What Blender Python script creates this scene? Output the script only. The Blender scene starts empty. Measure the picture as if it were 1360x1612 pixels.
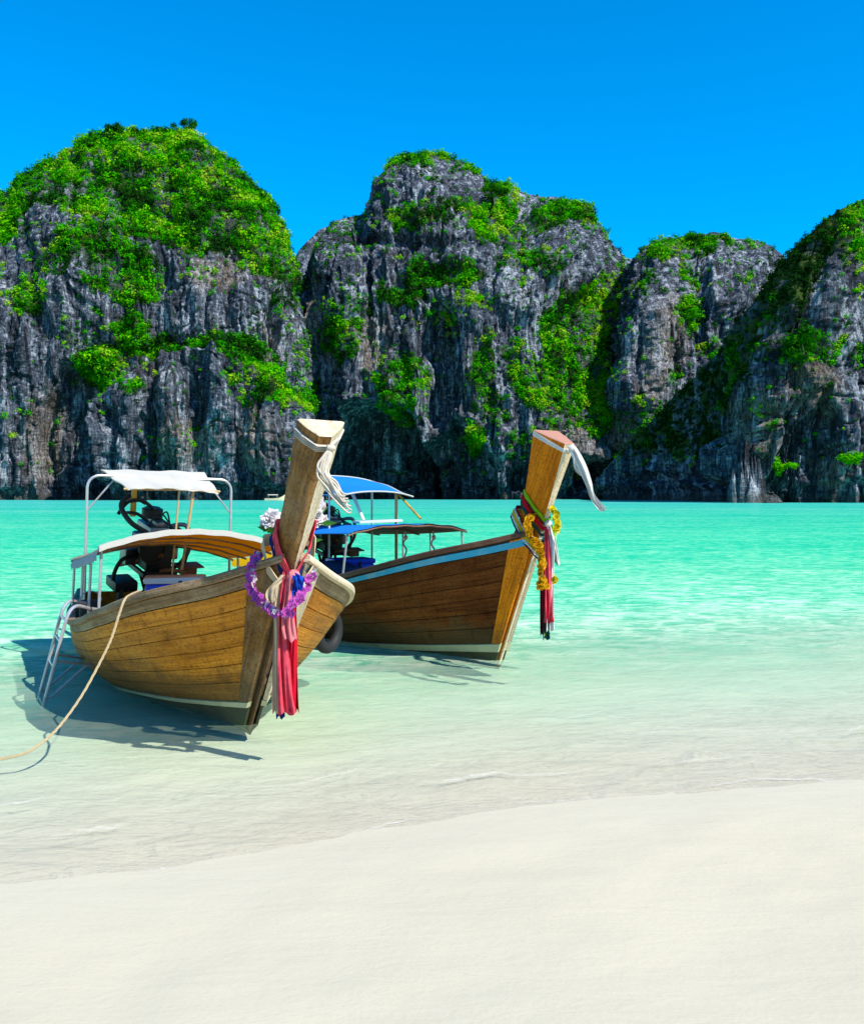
import bpy, bmesh, math, random
import numpy as np
from mathutils import Vector, Matrix

R = math.radians
random.seed(7)
rng = np.random.default_rng(11)
SC = bpy.context.scene
COL = SC.collection

# ------------------------------------------------------------------ camera
CH = 1.7                        # eye height above the sea
cam_d = bpy.data.cameras.new('camera')
cam = bpy.data.objects.new('camera', cam_d)
COL.objects.link(cam)
cam.location = (0, 0, CH)
cam.rotation_euler = (R(90), 0, 0)
cam_d.sensor_fit = 'VERTICAL'
cam_d.sensor_height = 36.0
cam_d.lens = 36.0 * 1500 / 1612
cam_d.shift_y = -27.0 / 1612
cam_d.clip_start = 0.05
cam_d.clip_end = 4000
SC.camera = cam

# ------------------------------------------------------------------ world, sun, exposure
SUN = Vector((0.54, -0.42, 0.73)).normalized()
w = bpy.data.worlds.new('World')
SC.world = w
w.use_nodes = True
nt = w.node_tree
nt.nodes.clear()
sky = nt.nodes.new('ShaderNodeTexSky')
sky.sky_type = 'NISHITA'
sky.sun_disc = False
sky.sun_elevation = math.asin(SUN.z)
sky.sun_rotation = math.atan2(SUN.x, SUN.y)
sky.altitude = 0
sky.air_density = 1.0
sky.dust_density = 0.2
sky.ozone_density = 2.0
hs = nt.nodes.new('ShaderNodeHueSaturation')
hs.inputs['Saturation'].default_value = 1.9
bg = nt.nodes.new('ShaderNodeBackground')
bg.inputs['Strength'].default_value = 0.15
wo = nt.nodes.new('ShaderNodeOutputWorld')
nt.links.new(sky.outputs[0], hs.inputs['Color'])
nt.links.new(hs.outputs[0], bg.inputs['Color'])
nt.links.new(bg.outputs[0], wo.inputs['Surface'])

sd = bpy.data.lights.new('sun', 'SUN')
sd.energy = 4.9
sd.angle = R(0.5)
sd.color = (1.0, 0.94, 0.84)
so = bpy.data.objects.new('sun', sd)
COL.objects.link(so)
so.rotation_euler = SUN.to_track_quat('Z', 'Y').to_euler()
so.location = (20, -25, 40)

SC.view_settings.view_transform = 'Standard'
SC.view_settings.look = 'None'
SC.view_settings.exposure = 0.72
SC.view_settings.gamma = 1.0
SC.view_settings.use_curve_mapping = False
SC.cycles.max_bounces = 7
SC.cycles.diffuse_bounces = 3
SC.cycles.transparent_max_bounces = 12
SC.cycles.caustics_reflective = False
SC.cycles.caustics_refractive = False

# ------------------------------------------------------------------ helpers
F = 1500.0; CX = 680.0; HY = 779.0            # photograph: focal length, centre column and horizon row in pixels


def PX(px, py, Y):
    """survey point: pixel of the photograph at distance Y -> metres"""
    return Vector(((px - CX) / F * Y, Y, CH - (py - HY) / F * Y))


def tag(o, label=None, cat=None, group=None, kind=None):
    if label: o['label'] = label
    if cat: o['category'] = cat
    if group: o['group'] = group
    if kind: o['kind'] = kind
    return o


def empty(name, M):
    o = bpy.data.objects.new(name, None)
    COL.objects.link(o)
    o.matrix_world = M
    o.empty_display_size = 0.1
    return o


def link_mesh(name, me, parent=None, loc=None):
    o = bpy.data.objects.new(name, me)
    COL.objects.link(o)
    if parent is not None: o.parent = parent
    if loc is not None: o.location = loc
    return o


def np_mesh(name, verts, faces, mat=None, smooth=True, attrs=None, colors=None, uv=None):
    """verts (n,3), faces (m,k) with constant k"""
    me = bpy.data.meshes.new(name)
    verts = np.asarray(verts, np.float32); faces = np.asarray(faces, np.int32)
    n, m, k = len(verts), len(faces), faces.shape[1]
    me.vertices.add(n); me.vertices.foreach_set('co', verts.ravel())
    me.loops.add(m * k); me.loops.foreach_set('vertex_index', faces.ravel())
    me.polygons.add(m)
    me.polygons.foreach_set('loop_start', np.arange(0, m * k, k, dtype=np.int32))
    me.polygons.foreach_set('loop_total', np.full(m, k, np.int32))
    me.update(calc_edges=True)
    me.polygons.foreach_set('use_smooth', np.full(m, smooth, bool))
    for nm, a in (attrs or {}).items():
        at = me.attributes.new(nm, 'FLOAT', 'POINT')
        at.data.foreach_set('value', np.asarray(a, np.float32).ravel())
    if colors is not None:
        at = me.attributes.new('Col', 'FLOAT_COLOR', 'POINT')
        at.data.foreach_set('color', np.asarray(colors, np.float32).ravel())
    if mat: me.materials.append(mat)
    return me


def grid_faces(nr, nc, wrap=False):
    r = np.arange(nr - 1)[:, None]; c = np.arange(nc if wrap else nc - 1)[None, :]
    c2 = (c + 1) % nc
    a = r * nc + c; b = r * nc + c2; d = (r + 1) * nc + c; e = (r + 1) * nc + c2
    return np.stack([a, b, e, d], -1).reshape(-1, 4)


class MB:
    """collects shapes into one mesh; every vertex has a uv (u along the piece in metres, v across)"""
    def __init__(s): s.v = []; s.f = []; s.uv = []

    def add(s, verts, faces, uvs=None):
        b = len(s.v)
        s.v += [Vector(x) for x in verts]
        s.f += [[i + b for i in f] for f in faces]
        s.uv += list(uvs) if uvs is not None else [(x[0], x[1] + x[2]) for x in verts]
        return s

    def box(s, c, size, rot=None, bev=0.0):
        hx, hy, hz = size[0] / 2, size[1] / 2, size[2] / 2
        M = rot if rot is not None else Matrix.Identity(3)
        c = Vector(c)
        if bev <= 0:
            pts = [(x * hx, y * hy, z * hz) for x in (-1, 1) for y in (-1, 1) for z in (-1, 1)]
            fs = [(0, 1, 3, 2), (4, 6, 7, 5), (0, 4, 5, 1), (2, 3, 7, 6), (0, 2, 6, 4), (1, 5, 7, 3)]
            s.add([c + M @ Vector(p) for p in pts], fs, [(p[0], p[1] + p[2]) for p in pts])
        else:
            bm = bmesh.new()
            bmesh.ops.create_cube(bm, size=1)
            for q in bm.verts: q.co = Vector((q.co.x * size[0], q.co.y * size[1], q.co.z * size[2]))
            bmesh.ops.bevel(bm, geom=bm.edges[:], offset=bev, segments=2, affect='EDGES', profile=0.6)
            bm.verts.index_update()
            s.add([c + M @ q.co for q in bm.verts], [[q.index for q in f.verts] for f in bm.faces], [(q.co.x, q.co.y + q.co.z) for q in bm.verts])
            bm.free()
        return s

    def tube(s, pts, r, n=8, cap=True, closed=False):
        pts = [Vector(p) for p in pts]
        m = len(pts)
        rr = r if isinstance(r, (list, tuple)) else [r] * m
        ring = []; uvs = []; L = 0
        up = None
        for i, p in enumerate(pts):
            if closed: t = pts[(i + 1) % m] - pts[i - 1]
            else: t = pts[min(i + 1, m - 1)] - pts[max(i - 1, 0)]
            t = t.normalized() if t.length > 1e-9 else Vector((0, 0, 1))
            if up is None:
                up = Vector((0, 0, 1)) if abs(t.z) < 0.9 else Vector((1, 0, 0))
            a = t.cross(up)
            if a.length < 1e-6: a = t.cross(Vector((1, 0.3, 0)))
            a.normalize(); b = a.cross(t).normalized(); up = b
            if i: L += (p - pts[i - 1]).length
            for k in range(n):
                th = 2 * math.pi * k / n
                ring.append(p + (a * math.cos(th) + b * math.sin(th)) * rr[i])
                uvs.append((L, k / n * 2 * math.pi * rr[i]))
        fs = []
        for i in range(m if closed else m - 1):
            j = (i + 1) % m
            for k in range(n):
                k2 = (k + 1) % n
                fs.append((i * n + k, i * n + k2, j * n + k2, j * n + k))
        if cap and not closed:
            fs.append(tuple(range(n))[::-1]); fs.append(tuple((m - 1) * n + k for k in range(n)))
        return s.add(ring, fs, uvs)

    def sweep(s, rings, closed_ring=True, caps=True, uv=None):
        n = len(rings[0]); m = len(rings); vs = []; uvs = []; L = 0
        for i, rg in enumerate(rings):
            rg = [Vector(q) for q in rg]
            if i: L += (rg[0] - Vector(rings[i - 1][0])).length
            acc = 0
            for k, q in enumerate(rg):
                if k: acc += (q - rg[k - 1]).length
                vs.append(q); uvs.append((L, acc))
        fs = []
        for i in range(m - 1):
            for k in range(n if closed_ring else n - 1):
                k2 = (k + 1) % n
                fs.append((i * n + k, i * n + k2, (i + 1) * n + k2, (i + 1) * n + k))
        if caps and closed_ring:
            fs.append(tuple(range(n))[::-1]); fs.append(tuple((m - 1) * n + k for k in range(n)))
        return s.add(vs, fs, uvs)

    def ball(s, c, r, seg=8, rings=6, sc=(1, 1, 1), rough=0.0):
        c = Vector(c); vs = []; fs = []
        for i in range(rings + 1):
            ph = math.pi * i / rings
            for k in range(seg):
                th = 2 * math.pi * k / seg
                q = 1 + rough * random.uniform(-1, 1)
                vs.append(c + Vector((math.sin(ph) * math.cos(th) * sc[0], math.sin(ph) * math.sin(th) * sc[1], math.cos(ph) * sc[2])) * r * q)
        for i in range(rings):
            for k in range(seg):
                k2 = (k + 1) % seg
                fs.append((i * seg + k, (i + 1) * seg + k, (i + 1) * seg + k2, i * seg + k2))
        return s.add(vs, fs)

    def mesh(s, name, mat, smooth=True):
        me = bpy.data.meshes.new(name)
        me.from_pydata([tuple(q) for q in s.v], [], s.f)
        uvl = me.uv_layers.new(name='UVMap')
        for lp in me.loops: uvl.data[lp.index].uv = s.uv[lp.vertex_index]
        if smooth: me.polygons.foreach_set('use_smooth', [True] * len(me.polygons))
        if mat: me.materials.append(mat)
        me.validate()
        me.update()
        if smooth:
            try: me.set_sharp_from_angle(angle=R(38))
            except Exception: pass
        return me

    def build(s, name, mat, parent=None, smooth=True, loc=None):
        return link_mesh(name, s.mesh(name, mat, smooth), parent, loc)


def bez(p, n=10):
    """Catmull-Rom through points"""
    p = [Vector(q) for q in p]; out = []
    for i in range(len(p) - 1):
        a = p[max(i - 1, 0)]; b = p[i]; c = p[i + 1]; d = p[min(i + 2, len(p) - 1)]
        for k in range(n):
            t = k / n
            out.append(0.5 * ((2 * b) + (c - a) * t + (2 * a - 5 * b + 4 * c - d) * t * t + (3 * b - a - 3 * c + d) * t ** 3))
    out.append(p[-1])
    return out


# ---- vectorised noise
def _h(ix, iy, seed):
    x = (ix.astype(np.int64) * 374761393 + iy.astype(np.int64) * 668265263 + seed * 2246822519) & 0xFFFFFFFF
    x = ((x ^ (x >> 13)) * 1274126177) & 0xFFFFFFFF
    x = x ^ (x >> 16)
    return (x & 0xFFFF).astype(np.float32) / 65535.0


def vn(x, y, seed=0):
    x = np.asarray(x, np.float32); y = np.asarray(y, np.float32)
    ix = np.floor(x); iy = np.floor(y); fx = x - ix; fy = y - iy
    ix = ix.astype(np.int64); iy = iy.astype(np.int64)
    ux = fx * fx * fx * (fx * (fx * 6 - 15) + 10); uy = fy * fy * fy * (fy * (fy * 6 - 15) + 10)
    a = _h(ix, iy, seed); b = _h(ix + 1, iy, seed); c = _h(ix, iy + 1, seed); d = _h(ix + 1, iy + 1, seed)
    return (a + (b - a) * ux) * (1 - uy) + (c + (d - c) * ux) * uy


def fbm(x, y, o=4, seed=0, g=0.5):
    t = 0; a = 1; s = 0
    for i in range(o):
        t = t + a * (vn(x * 2 ** i, y * 2 ** i, seed + 17 * i) * 2 - 1); s += a; a *= g
    return t / s


def ridged(x, y, o=3, seed=0, g=0.5):
    t = 0; a = 1; s = 0
    for i in range(o):
        t = t + a * (1 - np.abs(vn(x * 2 ** i, y * 2 ** i, seed + 17 * i) * 2 - 1) * 2); s += a; a *= g
    return t / s


def sst(a, b, x):
    t = np.clip((x - a) / (b - a), 0, 1)
    return t * t * (3 - 2 * t)


# ---- materials
def new_mat(name):
    m = bpy.data.materials.new(name); m.use_nodes = True
    nt = m.node_tree; nt.nodes.clear()
    out = nt.nodes.new('ShaderNodeOutputMaterial')
    return m, nt, out


def N(nt, typ, **kw):
    n = nt.nodes.new(typ)
    for k, v in kw.items():
        if k in n.inputs: n.inputs[k].default_value = v
        else: setattr(n, k, v)
    return n


def ramp(nt, fac, stops, interp='LINEAR'):
    r = nt.nodes.new('ShaderNodeValToRGB')
    cr = r.color_ramp; cr.interpolation = interp
    while len(cr.elements) < len(stops): cr.elements.new(0.5)
    for e, (p, c) in zip(cr.elements, stops):
        e.position = p; e.color = (c[0], c[1], c[2], 1) if hasattr(c, '__len__') else (c, c, c, 1)
    if fac is not None: nt.links.new(fac, r.inputs[0])
    return r.outputs[0]


def mix(nt, fac, a, b, mode='MIX'):
    m = nt.nodes.new('ShaderNodeMix'); m.data_type = 'RGBA'; m.blend_type = mode
    for sock, val in ((m.inputs[0], fac), (m.inputs[6], a), (m.inputs[7], b)):
        if isinstance(val, bpy.types.NodeSocket): nt.links.new(val, sock)
        elif hasattr(val, '__len__'): sock.default_value = (val[0], val[1], val[2], 1)
        else: sock.default_value = val
    return m.outputs[2]


def math_n(nt, op, a, b=None, c=None, clamp=False):
    m = nt.nodes.new('ShaderNodeMath'); m.operation = op; m.use_clamp = clamp
    for i, val in enumerate((a, b, c)):
        if val is None: continue
        if isinstance(val, bpy.types.NodeSocket): nt.links.new(val, m.inputs[i])
        else: m.inputs[i].default_value = val
    return m.outputs[0]


def noise(nt, vec, scale, detail=4, rough=0.55, dist=0.0):
    n = nt.nodes.new('ShaderNodeTexNoise')
    n.inputs['Scale'].default_value = scale; n.inputs['Detail'].default_value = detail
    n.inputs['Roughness'].default_value = rough; n.inputs['Distortion'].default_value = dist
    if vec is not None: nt.links.new(vec, n.inputs['Vector'])
    return n.outputs['Fac']


def mapping(nt, vec, scale=(1, 1, 1), rot=(0, 0, 0)):
    m = nt.nodes.new('ShaderNodeMapping')
    m.inputs['Scale'].default_value = scale; m.inputs['Rotation'].default_value = rot
    nt.links.new(vec, m.inputs['Vector'])
    return m.outputs[0]


def bump(nt, h, strength=0.3, dist=0.02):
    b = nt.nodes.new('ShaderNodeBump')
    b.inputs['Strength'].default_value = strength; b.inputs['Distance'].default_value = dist
    nt.links.new(h, b.inputs['Height'])
    return b.outputs[0]


def plain(name, col, rough=0.5, metal=0.0, var=0.12, scale=9.0, bmp=0.0, spec=0.4, dirt=None):
    col = [q * 0.78 for q in col]
    m, nt, out = new_mat(name)
    p = nt.nodes.new('ShaderNodeBsdfPrincipled')
    tc = nt.nodes.new('ShaderNodeTexCoord')
    nz = noise(nt, tc.outputs['Object'], scale, 5)
    c = mix(nt, nz, [x * (1 - var) for x in col], [min(1, x * (1 + var)) for x in col])
    if dirt:
        nd = ramp(nt, noise(nt, tc.outputs['Object'], scale * 0.35, 6, 0.65), [(0.48, 0), (0.68, 1)])
        c = mix(nt, nd, c, dirt)
    nt.links.new(c, p.inputs['Base Color'])
    p.inputs['Roughness'].default_value = rough; p.inputs['Metallic'].default_value = metal
    p.inputs['Specular IOR Level'].default_value = spec
    if bmp > 0: nt.links.new(bump(nt, noise(nt, tc.outputs['Object'], scale * 6, 4), bmp, 0.01), p.inputs['Normal'])
    nt.links.new(p.outputs[0], out.inputs[0])
    return m


def wood(name, dark, mid, light, rough=0.5, grain=55.0, wear=0.35, wearcol=(0.5, 0.42, 0.28), bmp=0.5, spec=0.3, grime=0.0):
    m, nt, out = new_mat(name)
    p = nt.nodes.new('ShaderNodeBsdfPrincipled')
    tc = nt.nodes.new('ShaderNodeTexCoord')
    oi = nt.nodes.new('ShaderNodeObjectInfo')
    addv = nt.nodes.new('ShaderNodeVectorMath'); addv.operation = 'ADD'
    sc_ = nt.nodes.new('ShaderNodeVectorMath'); sc_.operation = 'SCALE'
    cmb = nt.nodes.new('ShaderNodeCombineXYZ')
    for i in range(3): nt.links.new(oi.outputs['Random'], cmb.inputs[i])
    nt.links.new(cmb.outputs[0], sc_.inputs[0]); sc_.inputs[3].default_value = 31.0
    nt.links.new(tc.outputs['UV'], addv.inputs[0]); nt.links.new(sc_.outputs[0], addv.inputs[1])
    v = addv.outputs[0]
    g1 = noise(nt, mapping(nt, v, (2.2, grain, 1)), 1.0, 8, 0.62, 0.35)
    g2 = noise(nt, mapping(nt, v, (0.9, 9.0, 1)), 1.0, 5, 0.6, 0.8)
    g3 = noise(nt, mapping(nt, tc.outputs['Object'], (2.4, 2.4, 2.4)), 1.0, 7, 0.66)
    g4 = noise(nt, mapping(nt, tc.outputs['Object'], (45, 45, 45)), 1.0, 3, 0.6)
    base = ramp(nt, math_n(nt, 'ADD', math_n(nt, 'MULTIPLY', g1, 0.55), math_n(nt, 'MULTIPLY', g2, 0.45)),
                [(0.33, dark), (0.5, mid), (0.66, light)])
    hv = nt.nodes.new('ShaderNodeHueSaturation')
    nt.links.new(base, hv.inputs['Color'])
    nt.links.new(math_n(nt, 'ADD', math_n(nt, 'MULTIPLY', oi.outputs['Random'], 0.34), 0.83), hv.inputs['Value'])
    c = mix(nt, math_n(nt, 'MULTIPLY', ramp(nt, g3, [(0.45, 0), (0.72, 1)]), wear), hv.outputs[0], wearcol)
    c = mix(nt, math_n(nt, 'MULTIPLY', ramp(nt, g3, [(0.22, 1), (0.42, 0)]), 0.65), c, dark)
    c = mix(nt, math_n(nt, 'MULTIPLY', ramp(nt, g4, [(0.34, 1), (0.47, 0)]), 0.55), c, [x * 0.6 for x in dark])
    if grime > 0:
        # waterline scum, run stains and pale scrapes, each with its own ragged shape
        sp = nt.nodes.new('ShaderNodeSeparateXYZ'); nt.links.new(tc.outputs['Object'], sp.inputs[0])
        gn = noise(nt, mapping(nt, tc.outputs['Object'], (5, 5, 2.2)), 1.0, 6, 0.7)
        dr = noise(nt, mapping(nt, tc.outputs['Object'], (14, 14, 1.6)), 1.0, 5, 0.6)
        scum = ramp(nt, math_n(nt, 'ADD', sp.outputs[2], math_n(nt, 'MULTIPLY', gn, -0.55)), [(0.0, 1), (0.16, 0)])
        c = mix(nt, math_n(nt, 'MULTIPLY', scum, 0.7 * grime), c, (0.075, 0.060, 0.028))
        c = mix(nt, math_n(nt, 'MULTIPLY', ramp(nt, dr, [(0.54, 0), (0.70, 1)]), 0.55 * grime), c, [x * 0.7 for x in dark])
        scr = noise(nt, mapping(nt, v, (3.0, 120, 1), (0, 0, 0.12)), 1.0, 3, 0.6)
        c = mix(nt, math_n(nt, 'MULTIPLY', ramp(nt, scr, [(0.68, 0), (0.76, 1)]), 0.5 * grime), c, [min(1, x * 1.35 + 0.05) for x in light])
    nt.links.new(c, p.inputs['Base Color'])
    nt.links.new(math_n(nt, 'ADD', math_n(nt, 'MULTIPLY', g2, 0.25), rough - 0.12), p.inputs['Roughness'])
    p.inputs['Specular IOR Level'].default_value = spec
    hh = math_n(nt, 'ADD', g1, math_n(nt, 'MULTIPLY', g4, 0.6))
    nt.links.new(bump(nt, hh, bmp, 0.012), p.inputs['Normal'])
    nt.links.new(p.outputs[0], out.inputs[0])
    return m


def cloth(name, col, rough=0.85, trans=0.25, var=0.15, col2=None):
    col = [q * 0.80 for q in col]; col2 = [q * 0.80 for q in col2] if col2 else None
    m, nt, out = new_mat(name)
    tc = nt.nodes.new('ShaderNodeTexCoord')
    nz = noise(nt, tc.outputs['Object'], 26.0, 5)
    wv = noise(nt, mapping(nt, tc.outputs['UV'], (420, 420, 1)), 1.0, 1)
    c = mix(nt, nz, [x * (1 - var) for x in col], [min(1, x * (1 + var)) for x in (col2 or col)])
    d = nt.nodes.new('ShaderNodeBsdfPrincipled')
    nt.links.new(c, d.inputs['Base Color']); d.inputs['Roughness'].default_value = rough
    d.inputs['Specular IOR Level'].default_value = 0.15
    nt.links.new(bump(nt, math_n(nt, 'ADD', wv, noise(nt, tc.outputs['Object'], 60, 4)), 0.25, 0.004), d.inputs['Normal'])
    t = nt.nodes.new('ShaderNodeBsdfTranslucent'); nt.links.new(c, t.inputs['Color'])
    mx = nt.nodes.new('ShaderNodeMixShader'); mx.inputs[0].default_value = trans
    nt.links.new(d.outputs[0], mx.inputs[1]); nt.links.new(t.outputs[0], mx.inputs[2])
    nt.links.new(mx.outputs[0], out.inputs[0])
    return m


def leaf_mat(name):
    m, nt, out = new_mat(name)
    at = nt.nodes.new('ShaderNodeAttribute'); at.attribute_name = 'Col'
    d = nt.nodes.new('ShaderNodeBsdfDiffuse'); t = nt.nodes.new('ShaderNodeBsdfTranslucent')
    nt.links.new(at.outputs['Color'], d.inputs[0]); nt.links.new(at.outputs['Color'], t.inputs[0])
    mx = nt.nodes.new('ShaderNodeMixShader'); mx.inputs[0].default_value = 0.28
    nt.links.new(d.outputs[0], mx.inputs[1]); nt.links.new(t.outputs[0], mx.inputs[2])
    nt.links.new(mx.outputs[0], out.inputs[0])
    return m


LEAF = leaf_mat('foliage')


# ================================================================== THE GROUND, THE SEA
def shore_y(x):
    x = np.asarray(x, np.float32)
    xc = np.clip(x, -9, 9)
    s = 4.86 + 0.40 * xc - 0.022 * xc * np.abs(xc) + 0.10 * np.sin(x * 1.3 + 0.6) + 0.06 * np.sin(x * 3.1 + 1.0)
    far = np.where(x > 9, (x - 9) * 0.10, np.where(x < -9, (x + 9) * 0.12, 0))
    return s + far


DE = [-400, -60, -20, -6, -2, 0, 0.6, 1.6, 3, 6, 10, 20, 40, 100, 260, 450]
DZ = [5.0, 3.2, 1.6, 0.50, 0.13, 0.0, -0.03, -0.08, -0.15, -0.20, -0.26, -1.1, -2.6, -4.5, -8, -10]
OD = [0, 0, 0, 0, 0, 0, 0.04, 0.14, 0.33, 0.64, 1.0, 1.7, 2.6, 4.5, 8, 10]       # how thick the water looks, with its milky suspended sand


def bed_z(x, y):
    e = y - shore_y(x)
    z = np.interp(e, DE, DZ)
    a = np.exp(-np.abs(e) / 14.0)
    z = z + a * (0.020 * fbm(x * 0.9, y * 0.9, 3, 3) + 0.006 * fbm(x * 4, y * 7, 3, 5)) * np.clip(np.abs(e) * 0.8 + 0.35, 0, 1)
    return z


def axis(dense0, dense1, step, lo, hi, g=1.16):
    a = list(np.arange(dense0, dense1 + 1e-6, step))
    s = step; q = dense1
    while q < hi: s *= g; q += s; a.append(q)
    s = step; q = dense0; b = []
    while q > lo: s *= g; q -= s; b.append(q)
    return np.array(b[::-1] + a, np.float32)


def tensor(xa, ya):
    X, Y = np.meshgrid(xa, ya)
    return X.ravel(), Y.ravel(), grid_faces(len(ya), len(xa))


# sand
m_sand, nt, out = new_mat('coral_sand')
p = nt.nodes.new('ShaderNodeBsdfPrincipled')
ge = nt.nodes.new('ShaderNodeNewGeometry')
at = nt.nodes.new('ShaderNodeAttribute'); at.attribute_name = 'elev'
pos = ge.outputs['Position']
n1 = noise(nt, pos, 0.8, 5, 0.6); n2 = noise(nt, pos, 45, 4, 0.7); n3 = noise(nt, mapping(nt, pos, (3.0, 9.0, 3.0), (0, 0, 0.35)), 1.0, 5, 0.6, 0.6)
SAND_A = (0.51, 0.462, 0.34); SAND_B = (0.455, 0.41, 0.30); SAND_WET = (0.50, 0.46, 0.345)
c = mix(nt, n1, SAND_A, SAND_B)
c = mix(nt, math_n(nt, 'MULTIPLY', ramp(nt, n2, [(0.52, 0), (0.80, 1)]), 0.22), c, (0.34, 0.29, 0.21))
wet = math_n(nt, 'ADD', math_n(nt, 'MULTIPLY', at.outputs['Fac'], 1.0), math_n(nt, 'MULTIPLY', math_n(nt, 'SUBTRACT', n3, 0.5), 0.03))
wetf = ramp(nt, math_n(nt, 'MULTIPLY', wet, 8.0), [(0.0, 1), (0.22, 0.75), (0.42, 0)])
c = mix(nt, math_n(nt, 'MULTIPLY', wetf, 0.45), c, SAND_WET)
subm = ramp(nt, math_n(nt, 'MULTIPLY', at.outputs['Fac'], -2.0), [(0.04, 0), (0.5, 1)])
c = mix(nt, subm, c, mix(nt, n3, (0.60, 0.58, 0.45), (0.68, 0.66, 0.52)))      # washed, paler sand under the sea
nt.links.new(c, p.inputs['Base Color'])
nt.links.new(math_n(nt, 'SUBTRACT', 0.9, math_n(nt, 'MULTIPLY', wetf, 0.3)), p.inputs['Roughness'])
p.inputs['Specular IOR Level'].default_value = 0.12
hgt = math_n(nt, 'ADD', math_n(nt, 'MULTIPLY', n2, 0.12), math_n(nt, 'ADD', math_n(nt, 'MULTIPLY', n3, 0.5), math_n(nt, 'MULTIPLY', noise(nt, pos, 7, 5, 0.6), 0.35)))
nt.links.new(bump(nt, hgt, 0.22, 0.04), p.inputs['Normal'])
nt.links.new(p.outputs[0], out.inputs[0])

x, y, f = tensor(axis(-6, 6, 0.08, -420, 420), axis(2.0, 12, 0.065, -200, 460, 1.14))
z = bed_z(x, y)
beach = link_mesh('beach', np_mesh('beach', np.stack([x, y, z], -1), f, m_sand, True, {'elev': z}))
tag(beach, 'white coral sand beach sloping gently under the clear water', kind='structure')

# sea
m_sea, nt, out = new_mat('sea_water')
ge = nt.nodes.new('ShaderNodeNewGeometry'); pos = ge.outputs['Position']
at = nt.nodes.new('ShaderNodeAttribute'); at.attribute_name = 'depth'
dep = at.outputs['Fac']
ed = nt.nodes.new('ShaderNodeAttribute'); ed.attribute_name = 'offshore'
rip1 = noise(nt, mapping(nt, pos, (2.3, 4.2, 1), (0, 0, 0.18)), 1.0, 5, 0.62, 0.9)
rip2 = noise(nt, mapping(nt, pos, (7.0, 11, 1), (0, 0, -0.12)), 1.0, 4, 0.6, 0.5)
rip3 = noise(nt, mapping(nt, pos, (0.22, 0.55, 1), (0, 0, 0.1)), 1.0, 6, 0.65, 0.6)
rip4 = noise(nt, mapping(nt, pos, (0.012, 0.07, 1)), 1.0, 5, 0.6, 0.3)
# colour of the water column by depth; ripple noise paints in the light and dark bands of the wavelets
ld0 = math_n(nt, 'DIVIDE', dep, 6.0)
wv = math_n(nt, 'ADD', math_n(nt, 'MULTIPLY', rip1, 0.55), math_n(nt, 'ADD', math_n(nt, 'MULTIPLY', rip2, 0.30), math_n(nt, 'MULTIPLY', rip3, 0.15)))
ld = math_n(nt, 'MULTIPLY', ld0, ramp(nt, wv, [(0.38, 1.30), (0.50, 1.0), (0.60, 0.68)]))
body = ramp(nt, ld, [(0.0, (0.51, 0.56, 0.41)), (0.055, (0.46, 0.62, 0.44)), (0.085, (0.42, 0.68, 0.47)), (0.13, (0.22, 0.60, 0.37)), (0.18, (0.09, 0.50, 0.28)),
                     (0.30, (0.012, 0.48, 0.26)), (0.5, (0.0, 0.42, 0.25)), (0.85, (0.0, 0.38, 0.28)), (1.0, (0.0, 0.37, 0.31))])
lite = mix(nt, 1.0, body, (0.16, 0.11, 0.085), 'ADD')  # pale streaks imitating light caught on the ripples
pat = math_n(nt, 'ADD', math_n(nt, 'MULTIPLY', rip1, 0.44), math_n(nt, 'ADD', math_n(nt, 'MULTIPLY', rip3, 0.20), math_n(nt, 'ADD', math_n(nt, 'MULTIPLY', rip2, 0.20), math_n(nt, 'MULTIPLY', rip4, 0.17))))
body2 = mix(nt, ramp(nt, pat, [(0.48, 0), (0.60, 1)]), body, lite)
dk = mix(nt, 1.0, body, (0.50, 0.86, 0.82), 'MULTIPLY')  # dark streaks imitating ripple facets turned from the light
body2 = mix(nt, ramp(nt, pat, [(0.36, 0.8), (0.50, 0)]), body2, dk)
hb = math_n(nt, 'ADD', math_n(nt, 'MULTIPLY', rip1, 0.6), math_n(nt, 'ADD', math_n(nt, 'MULTIPLY', rip2, 0.22), math_n(nt, 'MULTIPLY', rip3, 0.9)))
nb = bump(nt, hb, 0.55, 0.12)
dif = nt.nodes.new('ShaderNodeBsdfDiffuse'); nt.links.new(body2, dif.inputs[0]); nt.links.new(nb, dif.inputs['Normal'])
tr = nt.nodes.new('ShaderNodeBsdfTransparent')
tint = ramp(nt, ld0, [(0.0, (1, 1, 1)), (0.025, (0.94, 1.0, 0.975)), (0.06, (0.86, 1.0, 0.95)), (0.10, (0.76, 1.0, 0.93)), (0.2, (0.5, 0.97, 0.85)), (0.5, (0.1, 0.8, 0.7))])
nt.links.new(tint, tr.inputs[0])
opac = ramp(nt, ld0, [(0.0, 0.0), (0.03, 0.05), (0.06, 0.16), (0.09, 0.42), (0.12, 0.74), (0.155, 0.96), (0.40, 1.0)])
ms = nt.nodes.new('ShaderNodeMixShader'); nt.links.new(math_n(nt, 'MULTIPLY', opac, ramp(nt, pat, [(0.38, 0.88), (0.62, 1.12)]), clamp=True), ms.inputs[0])
nt.links.new(tr.outputs[0], ms.inputs[1]); nt.links.new(dif.outputs[0], ms.inputs[2])
gl = nt.nodes.new('ShaderNodeBsdfGlossy'); gl.inputs['Roughness'].default_value = 0.09
nt.links.new(nb, gl.inputs['Normal'])
fr = nt.nodes.new('ShaderNodeFresnel'); fr.inputs['IOR'].default_value = 1.33; nt.links.new(nb, fr.inputs['Normal'])
ms2 = nt.nodes.new('ShaderNodeMixShader')
nt.links.new(math_n(nt, 'MULTIPLY', fr.outputs[0], 0.26), ms2.inputs[0])
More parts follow.
